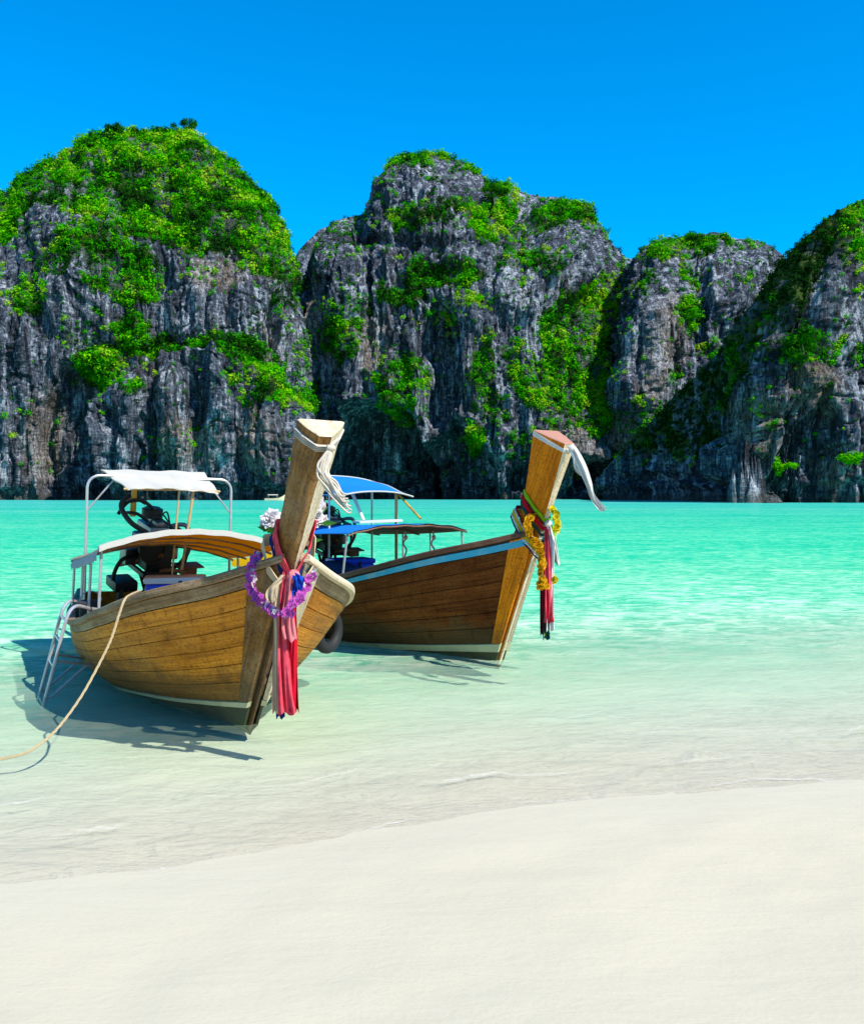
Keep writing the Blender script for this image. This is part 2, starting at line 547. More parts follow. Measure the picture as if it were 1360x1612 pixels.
nt.links.new(ms.outputs[0], ms2.inputs[1]); nt.links.new(gl.outputs[0], ms2.inputs[2])
# foam: thin broken lines along the edge of each small wash
wob = noise(nt, mapping(nt, pos, (0.9, 0.9, 1)), 1.0, 4, 0.55)
eo = math_n(nt, 'ADD', ed.outputs['Fac'], math_n(nt, 'MULTIPLY', math_n(nt, 'SUBTRACT', wob, 0.5), 0.9))
brk = ramp(nt, noise(nt, mapping(nt, pos, (0.7, 1.6, 1)), 1.0, 4, 0.6), [(0.47, 0), (0.60, 1)])
fine = ramp(nt, noise(nt, pos, 30, 4, 0.7), [(0.36, 0.15), (0.62, 1)])
foam = None
for centre, wd, st in ((0.05, 0.030, 0.9), (0.62, 0.026, 0.6), (1.25, 0.022, 0.5), (2.0, 0.02, 0.35)):
    dlt = math_n(nt, 'ABSOLUTE', math_n(nt, 'SUBTRACT', eo, centre))
    q = math_n(nt, 'MULTIPLY', math_n(nt, 'SUBTRACT', 1.0, math_n(nt, 'DIVIDE', dlt, wd), clamp=True), st)
    foam = q if foam is None else math_n(nt, 'MAXIMUM', foam, q)
foam = math_n(nt, 'MULTIPLY', math_n(nt, 'MULTIPLY', foam, fine), brk)
fd = nt.nodes.new('ShaderNodeBsdfDiffuse'); fd.inputs[0].default_value = (0.66, 0.63, 0.55, 1)
ms3 = nt.nodes.new('ShaderNodeMixShader'); nt.links.new(foam, ms3.inputs[0])
nt.links.new(ms2.outputs[0], ms3.inputs[1]); nt.links.new(fd.outputs[0], ms3.inputs[2])
nt.links.new(ms3.outputs[0], out.inputs[0])

x, y, f = tensor(axis(-7, 7, 0.07, -420, 420), axis(3.0, 16, 0.055, 2.0, 455, 1.06))
bz = bed_z(x, y)
off = y - shore_y(x)
near = np.exp(-np.maximum(y - 10, 0) / 18.0)
wz = near * np.clip(off * 0.5 + 0.25, 0.12, 1) * (0.020 * fbm(x * 0.8 + 0.15 * y, y * 2.1, 3, 41) + 0.009 * fbm(x * 3.0, y * 6.0, 3, 43))
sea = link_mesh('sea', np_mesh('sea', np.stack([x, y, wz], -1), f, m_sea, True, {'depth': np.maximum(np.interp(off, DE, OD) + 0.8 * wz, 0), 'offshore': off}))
tag(sea, 'clear turquoise sea running from the sand to the cliffs', kind='structure')

# ================================================================== THE CLIFFS
m_rock, nt, out = new_mat('limestone')
p = nt.nodes.new('ShaderNodeBsdfPrincipled')
ge = nt.nodes.new('ShaderNodeNewGeometry'); pos = ge.outputs['Position']
sep = nt.nodes.new('ShaderNodeSeparateXYZ'); nt.links.new(pos, sep.inputs[0])
av = nt.nodes.new('ShaderNodeAttribute'); av.attribute_name = 'veg'
ao_ = nt.nodes.new('ShaderNodeAttribute'); ao_.attribute_name = 'ochre'
s1 = noise(nt, mapping(nt, pos, (0.42, 0.42, 0.045)), 1.0, 7, 0.62, 0.6)
s2 = noise(nt, mapping(nt, pos, (1.7, 1.7, 0.33)), 1.0, 6, 0.68, 0.4)
s3 = noise(nt, mapping(nt, pos, (0.05, 0.05, 0.03)), 1.0, 5, 0.6)
s4 = noise(nt, mapping(nt, pos, (0.5, 0.5, 1.3)), 1.0, 5, 0.65)
rk = math_n(nt, 'ADD', math_n(nt, 'MULTIPLY', s1, 0.44), math_n(nt, 'ADD', math_n(nt, 'MULTIPLY', s2, 0.34), math_n(nt, 'MULTIPLY', s4, 0.22)))
s5 = noise(nt, mapping(nt, pos, (0.045, 0.045, 0.028)), 1.0, 4, 0.6, 0.8)
rk = math_n(nt, 'ADD', rk, math_n(nt, 'MULTIPLY', math_n(nt, 'SUBTRACT', s5, 0.47), 0.24))
c = ramp(nt, rk, [(0.40, (0.006, 0.008, 0.012)), (0.47, (0.026, 0.033, 0.046)), (0.53, (0.080, 0.098, 0.130)), (0.61, (0.38, 0.415, 0.46))])
och = math_n(nt, 'MULTIPLY', ramp(nt, s3, [(0.54, 0.0), (0.70, 1)]), 0.18)
och = math_n(nt, 'ADD', och, math_n(nt, 'MULTIPLY', ao_.outputs['Fac'], ramp(nt, s2, [(0.40, 0), (0.60, 1)])), clamp=True)
c = mix(nt, math_n(nt, 'MULTIPLY', och, 0.48), c, mix(nt, s2, (0.22, 0.14, 0.07), (0.46, 0.37, 0.26)))
vg = ramp(nt, math_n(nt, 'ADD', av.outputs['Fac'], math_n(nt, 'MULTIPLY', math_n(nt, 'SUBTRACT', s4, 0.5), 1.2)), [(0.45, 0), (0.75, 1)])
c = mix(nt, vg, c, mix(nt, s2, (0.02, 0.055, 0.010), (0.07, 0.10, 0.02)))
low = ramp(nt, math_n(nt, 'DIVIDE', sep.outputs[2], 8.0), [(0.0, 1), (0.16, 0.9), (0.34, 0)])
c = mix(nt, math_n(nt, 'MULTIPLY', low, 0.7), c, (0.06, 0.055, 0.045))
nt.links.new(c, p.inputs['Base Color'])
p.inputs['Roughness'].default_value = 0.92; p.inputs['Specular IOR Level'].default_value = 0.1
nt.links.new(bump(nt, math_n(nt, 'ADD', s1, math_n(nt, 'ADD', s2, s4)), 0.9, 1.1), p.inputs['Normal'])
nt.links.new(p.outputs[0], out.inputs[0])

VEG_PTS = []        # (xyz, radius, shade) of the bushes found on every cliff


def ell(px, py, e):
    """soft ellipse, 1 in its middle"""
    cx, cy, rx, ry = e[:4]
    return ((px - cx) / rx) ** 2 + ((py - cy) / ry) ** 2


def cliff(name, label, cols, nu, nv, feats=(), vegs=(), ochres=(), seed=0, amp=1.0, back=90, sparse=0.08, veg_fn=None, dens=1.0, dark=0.0, bsize=1.0):
    cols = np.array([c if len(c) == 6 else tuple(c) + (3.0,) for c in cols], float)
    # resample the columns by arc length at the base
    base = np.stack([(cols[:, 0] - CX) / F * cols[:, 1], cols[:, 1]], -1)
    rid = np.stack([(cols[:, 2] - CX) / F * cols[:, 4], cols[:, 4], CH - (cols[:, 3] - HY) / F * cols[:, 4]], -1)
    seg = np.maximum(np.hypot(*np.diff(base, axis=0).T), np.hypot(*np.diff(rid[:, :2], axis=0).T)) + 0.5
    s = np.concatenate([[0], np.cumsum(seg)])
    u = np.linspace(0, s[-1], nu)

    def smooth_interp(vals, k=9):
        a = np.interp(u, s, vals)
        kk = np.hanning(k + 2)[1:-1]; kk /= kk.sum()
        return np.convolve(np.pad(a, k // 2, mode='edge'), kk, 'valid')
    k9 = max(3, int(nu * 0.018) | 1)
    bx, by = smooth_interp(base[:, 0], k9), smooth_interp(base[:, 1], k9)
    rx, ry = smooth_interp(rid[:, 0], 3), smooth_interp(rid[:, 1], k9)
    rz = smooth_interp(rid[:, 2], 3)
    kexp = smooth_interp(cols[:, 5], k9)
    v = np.linspace(0, 1, nv)[:, None]
    g = v ** kexp[None, :]
    Z = -4 + (rz[None, :] + 4) * v
    X = bx + (rx - bx) * g; Y = by + (ry - by) * g
    P = np.stack([X, Y, Z], -1)
    du = np.gradient(P, axis=1); dv = np.gradient(P, axis=0)
    n = np.cross(du, dv); n /= np.linalg.norm(n, axis=-1, keepdims=True) + 1e-9
    n = np.where((n[..., 1:2] > 0) & (np.abs(n[..., 1:2]) > 0.2), -n, n) if False else n
    T = np.broadcast_to(u[None, :], Z.shape)
    px = CX + F * X / Y; py = HY - F * (Z - CH) / Y
    wx = T + 4 * fbm(T * 0.05, Z * 0.05, 3, seed + 1); wz = Z + 6 * fbm(T * 0.04, Z * 0.04, 3, seed + 2)
    d = 5.5 * fbm(wx / 26, wz / 46, 3, seed + 3)
    col1 = ridged(wx / 8.5, wz / 55, 3, seed + 4); col2 = ridged(wx / 2.9, wz / 20, 3, seed + 5)
    d = d + 2.6 * col1 + 0.95 * col2
    blk = vn(wx / 6.5, wz / 13, seed + 8)
    d = d + 3.0 * np.floor(blk * 5 + 0.3 * fbm(wx / 3, wz / 4, 2, seed + 60)) / 5 + 0.8 * fbm(wx / 1.6, wz / 4.0, 3, seed + 6)
    blk2 = vn(wx / 15 + 0.3 * fbm(wz / 20, wx / 20, 2, seed + 62), wz / 27, seed + 61)
    d = d - 3.6 + 6.0 * np.floor(blk2 * 4 + 0.25 * fbm(wx / 4, wz / 5, 3, seed + 63)) / 4
    strata = vn(wx / 40, wz / 2.6, seed + 7)
    d = d + 0.5 * (strata - 0.5)
    d *= amp
    # narrow deep joints between the columns, and short cross joints
    for sx, sz, dep, wd, sdd in ((7.0, 60.0, 2.6, 0.16, 50), (3.1, 26.0, 1.5, 0.20, 51), (9.0, 4.2, 1.0, 0.14, 52)):
        jn = np.abs(vn(wx / sx, wz / sz, seed + sdd) - 0.5) * 2
        gate = sst(0.35, 0.6, vn(T / 15, Z / 22, seed + sdd + 5))
        d = d - dep * gate * sst(wd, 0.0, jn)
    d = d + 0.55 * np.sign(fbm(wx / 2.2, wz / 5.0, 2, seed + 57)) * np.abs(fbm(wx / 1.1, wz / 2.4, 2, seed + 58)) ** 0.5
    # a jagged warp so the hand-placed buttresses and caves have broken edges
    jx = px + 14 * fbm(T / 7, Z / 9, 4, seed + 20); jy = py + 20 * fbm(T / 6, Z / 14, 4, seed + 21)
    for ft in feats:
        cx, cy, ax, ay, am = ft[:5]; hard = ft[5] if len(ft) > 5 else 0.5
        r = np.sqrt(ell(jx, jy, ft))
        d = d + am * sst(1.0, 1.0 - hard, r)
    # the undercut notch at the waterline
    notch = sst(5.5, 3.0, Z + 1.2 * fbm(T / 6, T * 0, 3, seed + 9)) * (0.55 + 0.45 * vn(T / 14, T * 0, seed + 10))
    d = d - 4.5 * notch
    fade = sst(1.0, 0.90, v) * 0.75 + 0.25
    D = (d * fade)[..., None] * n * np.array([1, 1, 0.45])
    P = P + D
    Q = P.copy()
    du = np.gradient(P, axis=1); dv = np.gradient(P, axis=0)
    nn = np.cross(du, dv); nn /= np.linalg.norm(nn, axis=-1, keepdims=True) + 1e-9
    # vegetation
    veg = np.zeros_like(Z)
    vx = px + 12 * fbm(T / 6, Z / 6, 3, seed + 30); vy = py + 12 * fbm(T / 6, Z / 6, 3, seed + 31)
    for vgx in vegs:
        wgt = vgx[4] if len(vgx) > 4 else 1.0
        veg = np.maximum(veg, wgt * sst(1.08, 0.72, np.sqrt(ell(vx, vy, vgx))))
    if veg_fn is not None: veg = np.maximum(veg, veg_fn(vx, vy))
    patch = sst(-0.14, 0.10, fbm(T / 9, Z / 8, 4, seed + 32))
    veg = veg * (0.54 + 0.46 * patch)
    veg = np.maximum(veg, sparse * 2.2 * sst(0.10, 0.34, fbm(T / 3.5, Z / 4.5, 3, seed + 35)) * sst(-0.15, 0.15, nn[..., 2]))
    veg = np.maximum(veg, sparse * sst(0.12, 0.42, nn[..., 2]) * sst(0.0, 0.3, fbm(T / 5, Z / 7, 3, seed + 33)) * 3)
    veg *= sst(6.5, 10.0, Z)
    och = np.zeros_like(Z)
    for o in ochres: och = np.maximum(och, sst(1.1, 0.4, np.sqrt(ell(jx, jy, o))))
    # back slope behind the ridge
    rows = []
    out_dir = np.stack([rx - bx, ry - by], -1)
    L = np.linalg.norm(out_dir, axis=1, keepdims=True); out_dir = np.where(L > 0.5, out_dir / np.maximum(L, 1e-6), np.array([0, 1.0]))
    out_dir = out_dir * 0.25 + np.array([0, 0.97])
    top = P[-1]
    for t in (0.02, 0.06, 0.14, 0.3, 0.55, 0.8, 1.0):
        q = top.copy(); q[:, :2] += out_dir * back * t; q[:, 2] = top[:, 2] * (1 - t ** 1.7) - 4 * t
        rows.append(q)
    allP = np.concatenate([P.reshape(-1, 3), np.stack(rows).reshape(-1, 3)])
    nr = nv + len(rows)
    pad = np.zeros(len(rows) * nu)
    me = np_mesh(name, allP, grid_faces(nr, nu), m_rock, True,
                 {'veg': np.concatenate([veg.ravel() * 1.0, pad + 0.6]), 'ochre': np.concatenate([och.ravel(), pad])})
    o = link_mesh(name, me); tag(o, label, kind='structure')
    # scatter points
    area = np.linalg.norm(np.cross(du, dv), axis=-1)
    facing = sst(-0.75, -0.1, -(nn[..., 1] * 1.0))
    pr = (area * np.clip(veg, 0, 1) ** 1.3 * facing).ravel()
    total = pr.sum()
    nb = int(total * 0.62 * dens)
    if nb > 0:
        idx = rng.choice(len(pr), nb, p=pr / total)
        pts = P.reshape(-1, 3)[idx]; no = nn.reshape(-1, 3)[idx]
        r = (0.6 + 1.5 * rng.random(nb) ** 2.4) * bsize
        r = r * (0.55 + 0.6 * np.clip(veg.ravel()[idx], 0, 1))
        pts = pts + no * r[:, None] * 0.3 + np.array([0, 0, 0.25]) * r[:, None]
        tone = fbm(T / 12, Z / 10, 3, seed + 40).ravel()[idx] * 0.9 + rng.normal(0, 0.27, nb)
        return pts, r, tone
    return np.zeros((0, 3)), np.zeros(0), np.zeros(0)


PAL = np.array([(0.008, 0.04, 0.006), (0.012, 0.11, 0.002), (0.018, 0.26, 0.001), (0.05, 0.38, 0.001), (0.15, 0.46, 0.002), (0.28, 0.46, 0.02)])


def leaf_cloud(pts, r, tone, L=70, leaf=0.22, flat=0.8, lmin=0.24):
    nb = len(pts)
    dirs = rng.normal(size=(nb, L, 3)); dirs /= np.linalg.norm(dirs, axis=-1, keepdims=True)
    # lumpy crowns: radius modulated by direction, leaves gathered near the skin
    ph = rng.random((nb, 1, 3)) * 6.28
    lump = 1 + 0.28 * np.sin(dirs[..., 0] * 4 + ph[..., 0]) * np.sin(dirs[..., 1] * 4 + ph[..., 1]) + 0.2 * np.sin(dirs[..., 2] * 5 + ph[..., 2])
    rad = (0.35 + 0.65 * rng.random((nb, L)) ** 0.45) * lump
    c = pts[:, None, :] + dirs * (rad * r[:, None])[..., None] * np.array([1, 1, flat])
    nrm = dirs + rng.normal(size=dirs.shape) * 0.55 + np.array([0, -0.15, 0.45]); nrm /= np.linalg.norm(nrm, axis=-1, keepdims=True)
    a = np.cross(nrm, rng.normal(size=dirs.shape)); a /= np.linalg.norm(a, axis=-1, keepdims=True) + 1e-9
    b = np.cross(nrm, a)
    sz = np.maximum(leaf * r[:, None] * (0.7 + 0.7 * rng.random((nb, L))), lmin * (0.7 + 0.6 * rng.random((nb, L))))[..., None]
    tri = np.stack([c + a * sz, c - a * sz * 0.5 + b * sz * 0.8, c - a * sz * 0.5 - b * sz * 0.8], 2)
    t = np.clip((tone[:, None] * 0.85 + 0.40 + rng.normal(0, 0.055, (nb, L))), 0, 0.999) * (len(PAL) - 1)
    i = t.astype(int); fr = (t - i)[..., None]
    colr = 0.95 * PAL[i] * (1 - fr) + 0.95 * PAL[np.minimum(i + 1, len(PAL) - 1)] * fr
    colr = np.repeat(colr[:, :, None, :], 3, 2)
    V = tri.reshape(-1, 3); Fc = np.arange(len(V)).reshape(-1, 3)
    return V, Fc, np.concatenate([colr.reshape(-1, 3), np.ones((len(V), 1))], -1)


def shrubs(name, label, data, L=54, leaf=0.225, lmin=0.19):
    V, Fc, C = leaf_cloud(*data, L=L, leaf=leaf, lmin=lmin)
    o = link_mesh(name, np_mesh(name, V, Fc, LEAF, False, None, C))
    tag(o, label, kind='stuff')
    return o


# ---- great dome on the left
def dome_veg(px, py):
    lim = np.interp(px, [-250, 8, 60, 120, 200, 260, 320, 380, 430, 470], [400, 370, 320, 345, 365, 380, 400, 400, 430, 470])
    return sst(lim + 14, lim - 16, py)


LEFT = [(-260, 300, -260, 429, 352), (-120, 306, -120, 354, 362), (8, 310, 6, 300, 372), (60, 311, 52, 268, 376), (110, 312, 100, 235, 380), (150, 312, 135, 217, 381), (200, 312, 180, 211, 382), (255, 313, 235, 207, 383), (320, 314, 300, 208, 383), (365, 315, 322, 225, 383), (394, 316, 354, 245, 381), (424, 317, 382, 272, 379), (449, 318, 406, 296, 377), (472, 321, 426, 321, 374, 2.9), (486, 328, 435, 339, 372, 2.6), (488, 345, 437, 354, 378, 2.5), (476, 380, 430, 379, 400, 2.5), (459, 430, 415, 419, 440, 2.5)]
d1 = cliff('cliff', 'great limestone dome on the left with a green wooded cap', LEFT, 510, 400,
           feats=[(320, 705, 165, 155, 17, 0.14), (235, 640, 26, 95, 4, 0.8), (288, 655, 24, 100, 5, 0.8), (345, 650, 27, 110, 5.5, 0.8), (410, 690, 30, 100, 5, 0.8),
                  (180, 660, 22, 75, 5, 0.7), (118, 715, 66, 155, -13, 0.2), (205, 690, 40, 120, 5, 0.5), (262, 680, 12, 70, -4, 0.8), (318, 660, 11, 70, -4, 0.8), (300, 480, 55, 75, 4, 0.5), (395, 480, 40, 100, 3, 0.5),
                  (430, 520, 14, 80, -5, 0.8), (250, 430, 40, 40, -4, 0.6), (120, 480, 60, 60, 2.5, 0.5), (60, 620, 45, 160, 2, 0.5), (215, 330, 50, 40, -3, 0.6), (240, 545, 120, 14, -5, 0.6)],
           vegs=[(190, 420, 70, 50), (150, 385, 70, 40), (205, 455, 45, 28), (60, 455, 42, 34, 0.7), (40, 480, 34, 30, 0.7), (155, 575, 48, 38), (212, 525, 36, 36), (262, 545, 40, 20), (330, 545, 62, 20),
                 (390, 560, 45, 34), (420, 595, 36, 42), (445, 630, 42, 24), (478, 625, 16, 22), (163, 640, 22, 26, 0.8), (452, 450, 26, 60, 0.55), (465, 570, 20, 60, 0.5), (120, 520, 30, 28, 0.6),
                 (230, 620, 16, 20, 0.7), (375, 600, 16, 20, 0.8), (390, 640, 14, 14, 0.7), (420, 410, 50, 40, 0.8), (90, 430, 40, 30, 0.5)],
           ochres=[(310, 710, 60, 50), (60, 690, 45, 90), (400, 700, 30, 60), (420, 560, 30, 60), (350, 430, 60, 40)],
           seed=100, veg_fn=dome_veg, sparse=0.12, dens=1.2)
# ---- the far pale peak seen through the cleft
d0 = cliff('cliff', 'small pale rock peak far behind the cleft between two cliffs', [(425, 520, 430, 470, 540, 4), (462, 518, 466, 405, 540, 4), (480, 518, 484, 380, 540, 4), (496, 518, 502, 362, 545, 4), (530, 520, 535, 350, 545, 4), (580, 520, 585, 430, 550, 4)], 70, 110,
           vegs=[(478, 440, 14, 22, 0.8), (480, 395, 10, 8, 0.5)], seed=150, sparse=0.05)
# ---- the central massif
MID = [(440, 400.0, 470, 478, 410.0, 4), (466, 372.0, 478, 436, 392.0, 4), (484, 360.0, 488, 406, 390.0, 4), (505, 352.0, 504, 376, 390.0, 3.5), (530, 347.0, 522, 349, 394.0, 3.5), (560, 343.0, 553, 339, 398.0, 3.5), (584, 341.0, 581, 334, 404.0, 3.2), (590, 340.0, 588, 308, 408.0, 3.2), (600, 340.0, 598, 276, 411.0, 3.2), (618, 339.0, 612, 262, 413.0, 3), (640, 338.0, 630, 251, 415.0, 3), (670, 337.0, 662, 242, 416.0, 3), (705, 336.0, 695, 243, 416.0, 3), (730, 335.0, 724, 251, 415.0, 3), (755, 334.0, 748, 267, 413.0, 3), (778, 334.0, 770, 287, 411.0, 3), (805, 333.0, 798, 288, 410.0, 3), (832, 333.0, 826, 305, 408.0, 3), (862, 333.0, 856, 311, 406.0, 3), (900, 337.5, 896, 315, 408.5, 3), (928, 350.1, 924, 335, 417.1, 3), (955, 363.25, 948, 360, 426.25, 3), (978, 374.6, 968, 390, 433.6, 3), (1000, 385, 985, 406, 440, 3), (1045, 390, 1030, 410, 444, 3), (1090, 398, 1075, 478, 448, 3)]
d2 = cliff('cliff', 'central limestone massif with a flat topped peak and a dark overhang at the sea', MID, 510, 385,
           feats=[(655, 310, 70, 55, 5, 0.5), (655, 385, 130, 16, -5, 0.6), (545, 470, 50, 130, 5, 0.5), (570, 600, 40, 80, 6, 0.6), (640, 590, 50, 95, 8, 0.5), (700, 500, 80, 40, 5, 0.5), (690, 440, 75, 18, -6, 0.6),
                  (590, 742, 92, 112, -22, 0.14), (715, 748, 70, 80, -17, 0.16), (652, 765, 70, 60, -17, 0.2), (600, 640, 90, 18, 4, 0.6), (660, 700, 14, 70, 5, 0.8), (795, 690, 16, 55, 5, 0.8), (770, 700, 12, 45, 4, 0.8), (845, 715, 18, 45, 3, 0.8), (690, 570, 34, 110, -10, 0.25), (700, 655, 60, 14, 4, 0.6),
                  (760, 560, 60, 90, 4, 0.6), (820, 460, 70, 60, 5, 0.5), (865, 400, 30, 70, 4, 0.6), (855, 470, 14, 50, -6, 0.8), (900, 560, 80, 110, -5, 0.5), (870, 330, 60, 26, 4, 0.5), (790, 320, 26, 30, 4, 0.6), (915, 400, 60, 50, 4, 0.5),
                  (930, 470, 40, 30, -6, 0.6), (890, 755, 95, 42, -11, 0.2), (480, 560, 14, 200, -7, 0.7), (530, 620, 12, 60, -5, 0.8), (740, 420, 40, 60, 3, 0.6), (940, 690, 40, 60, 5, 0.5)],
           vegs=[(640, 262, 44, 22), (700, 240, 60, 10, 0.9), (750, 262, 34, 14, 0.9), (785, 320, 34, 50), (770, 360, 34, 40), (720, 345, 90, 20, 0.75), (640, 345, 40, 16, 0.7), (690, 440, 80, 24), (632, 470, 46, 20), (545, 540, 34, 42), (520, 530, 22, 30),
                 (635, 600, 44, 46, 0.9), (640, 640, 36, 36, 0.6), (747, 690, 18, 26), (760, 570, 26, 60, 0.7), (905, 530, 66, 90), (880, 605, 80, 62), (930, 620, 60, 60), (950, 470, 50, 46), (850, 420, 50, 26, 0.7), (900, 345, 60, 16, 0.8), (870, 302, 40, 8, 0.8),
                 (520, 410, 36, 22, 0.5), (560, 340, 36, 12, 0.7), (800, 400, 30, 70, 0.55), (740, 480, 40, 22, 0.7), (700, 500, 40, 14, 0.7), (820, 700, 26, 30, 0.5), (900, 660, 60, 30, 0.8), (550, 490, 40, 20, 0.5), (780, 640, 40, 26, 0.6), (860, 350, 30, 26, 0.7), (940, 350, 18, 30, 0.6), (812, 560, 30, 30, 0.6), (980, 440, 26, 30, 0.6)],
           ochres=[(900, 700, 40, 50), (590, 540, 30, 70), (500, 480, 20, 60), (930, 730, 20, 30)],
           seed=200, sparse=0.11, dens=1.1)
# ---- the block right of the valley
RC = [(985, 402, 1030, 430, 432, 4), (972, 382, 1004, 420, 416, 4), (982, 360, 1006, 400, 400, 4), (1000, 349, 1014, 390, 394, 4.5), (1030, 346, 1032, 378, 392, 4.5), (1060, 345, 1060, 376, 392, 4.5), (1090, 344, 1092, 372, 392, 4.5), (1125, 344, 1122, 366, 392, 4.5), (1160, 344, 1158, 374, 392, 4.5), (1195, 344, 1190, 377, 392, 4.5), (1220, 346, 1212, 386, 392, 4.5), (1245, 350, 1228, 400, 394, 4), (1290, 362, 1260, 430, 404, 4)]
d3 = cliff('cliff', 'grey fluted cliff block right of the green valley with bushes along its rim', RC, 270, 310,
           feats=[(1020, 560, 40, 150, 5, 0.5), (1110, 520, 14, 110, -4, 0.8), (1060, 480, 40, 70, 3, 0.6), (1150, 460, 50, 80, 3, 0.6), (1000, 650, 40, 90, 4, 0.6), (1040, 740, 60, 60, -5, 0.5)],
           vegs=[(1045, 392, 34, 18), (1090, 388, 46, 20), (1130, 380, 40, 10, 0.8), (1190, 382, 34, 10, 0.8), (1088, 420, 20, 34, 0.8), (1085, 495, 24, 30, 0.9), (1020, 660, 26, 40, 0.5), (1060, 600, 20, 20, 0.6), (1120, 550, 26, 16, 0.6), (1020, 450, 20, 30, 0.5), (1170, 440, 20, 20, 0.6)],
           ochres=[(1060, 520, 36, 80), (990, 700, 30, 60), (1030, 600, 20, 60)], seed=300, sparse=0.10, amp=0.95)
# ---- the near right cliff: a wall in shade whose edge falls to the sea, and a lit face
RT = [(925, 338.0, 924, 783, 339.6, 1.2), (938, 331.5, 940, 768, 333.1, 1.2), (965, 318.1, 966, 724, 321.3, 1.3), (1003, 299.1, 1004, 684, 303.9, 1.4), (1040, 280.7, 1041, 646, 286.3, 1.5), (1074, 263.8, 1075, 612, 271.0, 1.6), (1105, 248.3, 1106, 582, 256.3, 1.6), (1132, 234.9, 1134, 554, 244.5, 1.7), (1155, 223.4, 1164, 516, 227.4, 1.7), (1168, 217.0, 1190, 476, 221.0, 1.7), (1174, 214.0, 1212, 444, 218.0, 1.7), (1179, 211.5, 1238, 408, 215.5, 1.7), (1184, 209.0, 1262, 380, 213.0, 1.7), (1190, 206.0, 1292, 352, 210.0, 1.7), (1200, 205.9, 1322, 330, 209.9, 1.7), (1222, 205.7, 1352, 317, 209.7, 1.7), (1262, 205.3, 1390, 304, 235.7, 2.0), (1330, 204.6, 1440, 286, 237.4, 2.2), (1420, 203.7, 1510, 266, 238.1, 2.4), (1540, 202.5, 1620, 259, 237.7, 2.5), (1700, 200.9, 1760, 274, 234.5, 2.5)]


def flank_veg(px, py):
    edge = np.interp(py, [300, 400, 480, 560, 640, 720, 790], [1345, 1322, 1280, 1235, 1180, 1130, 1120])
    return 0.95 * sst(edge + 10, edge - 25, px) * sst(745, 690, py)  # thick cover whose dark ground colour also deepens the wall's shade


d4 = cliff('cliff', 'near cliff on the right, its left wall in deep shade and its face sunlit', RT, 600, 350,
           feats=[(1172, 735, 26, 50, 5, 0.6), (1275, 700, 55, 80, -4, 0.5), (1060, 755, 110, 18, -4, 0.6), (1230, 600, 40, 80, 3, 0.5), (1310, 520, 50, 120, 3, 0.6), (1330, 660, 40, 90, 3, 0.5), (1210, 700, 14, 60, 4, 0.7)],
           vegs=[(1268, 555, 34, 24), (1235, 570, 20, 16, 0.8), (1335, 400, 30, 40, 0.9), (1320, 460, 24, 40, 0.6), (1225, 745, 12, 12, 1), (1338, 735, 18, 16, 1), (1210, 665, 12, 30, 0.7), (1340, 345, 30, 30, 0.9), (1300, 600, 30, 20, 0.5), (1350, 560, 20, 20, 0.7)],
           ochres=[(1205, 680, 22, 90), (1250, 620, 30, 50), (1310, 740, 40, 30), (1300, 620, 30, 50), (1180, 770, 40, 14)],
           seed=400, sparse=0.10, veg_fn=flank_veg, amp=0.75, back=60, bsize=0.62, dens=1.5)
d4[2][:] -= 0.8 * sst(0.45, 0.6, flank_veg(CX + F * d4[0][:, 0] / d4[0][:, 1], HY - F * (d4[0][:, 2] - CH) / d4[0][:, 1]))      # leaf colours darkened to deepen the shade on the left wall

shrubs('shrubs', 'dense green and yellow shrubs covering the left dome and its ledges', d1)
shrubs('shrubs', 'few shrubs clinging to the far pale peak', d0)
shrubs('shrubs', 'green shrubs in the ledges and valley of the central massif', d2)
shrubs('shrubs', 'green shrubs along the rim and face of the fluted block', d3)
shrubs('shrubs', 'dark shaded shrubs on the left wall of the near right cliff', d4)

# ================================================================== MATERIALS OF THE BOATS
M_HULL1 = wood('golden_hull_wood', (0.18, 0.055, 0.005), (0.55, 0.195, 0.012), (0.76, 0.31, 0.030), 0.6, 60, 0.4, (0.62, 0.31, 0.07), 0.7, 0.15, grime=0.9)
M_STEM1 = wood('weathered_prow_wood', (0.06, 0.024, 0.005), (0.175, 0.078, 0.014), (0.31, 0.155, 0.036), 0.7, 45, 0.35, (0.48, 0.40, 0.26), 0.7, grime=0.6)
M_PALE = wood('bare_and_sunlit_wood', (0.34, 0.25, 0.14), (0.58, 0.47, 0.30), (0.74, 0.65, 0.48), 0.75, 40, 0.4, (0.7, 0.64, 0.52), 0.6)  # bare wood; also gives the stems' sunlit sides their paleness
M_RAIL1 = wood('old_rail_wood', (0.09, 0.05, 0.022), (0.22, 0.13, 0.06), (0.38, 0.26, 0.14), 0.7, 50, 0.5, (0.5, 0.40, 0.26), 0.7)
M_HULL2 = wood('dark_hull_wood', (0.036, 0.008, 0.002), (0.110, 0.027, 0.005), (0.20, 0.056, 0.010), 0.65, 60, 0.3, (0.20, 0.08, 0.02), 0.4, 0.06, grime=0.8)
M_STEM2 = wood('orange_prow_wood', (0.22, 0.05, 0.002), (0.62, 0.165, 0.003), (0.80, 0.26, 0.006), 0.6, 50, 0.2, (0.66, 0.24, 0.01), 0.4, 0.1, grime=0.5)
M_RAIL2 = wood('dark_rail_wood', (0.045, 0.016, 0.008), (0.10, 0.04, 0.018), (0.17, 0.08, 0.04), 0.4, 50, 0.3, (0.24, 0.14, 0.08), 0.4)
M_END2 = plain('red_end_grain', (0.46, 0.22, 0.15), 0.8, var=0.35, scale=60, bmp=0.4)
M_STRIPE = plain('cream_paint', (0.62, 0.56, 0.32), 0.55, var=0.15, scale=12, dirt=(0.38, 0.34, 0.18))
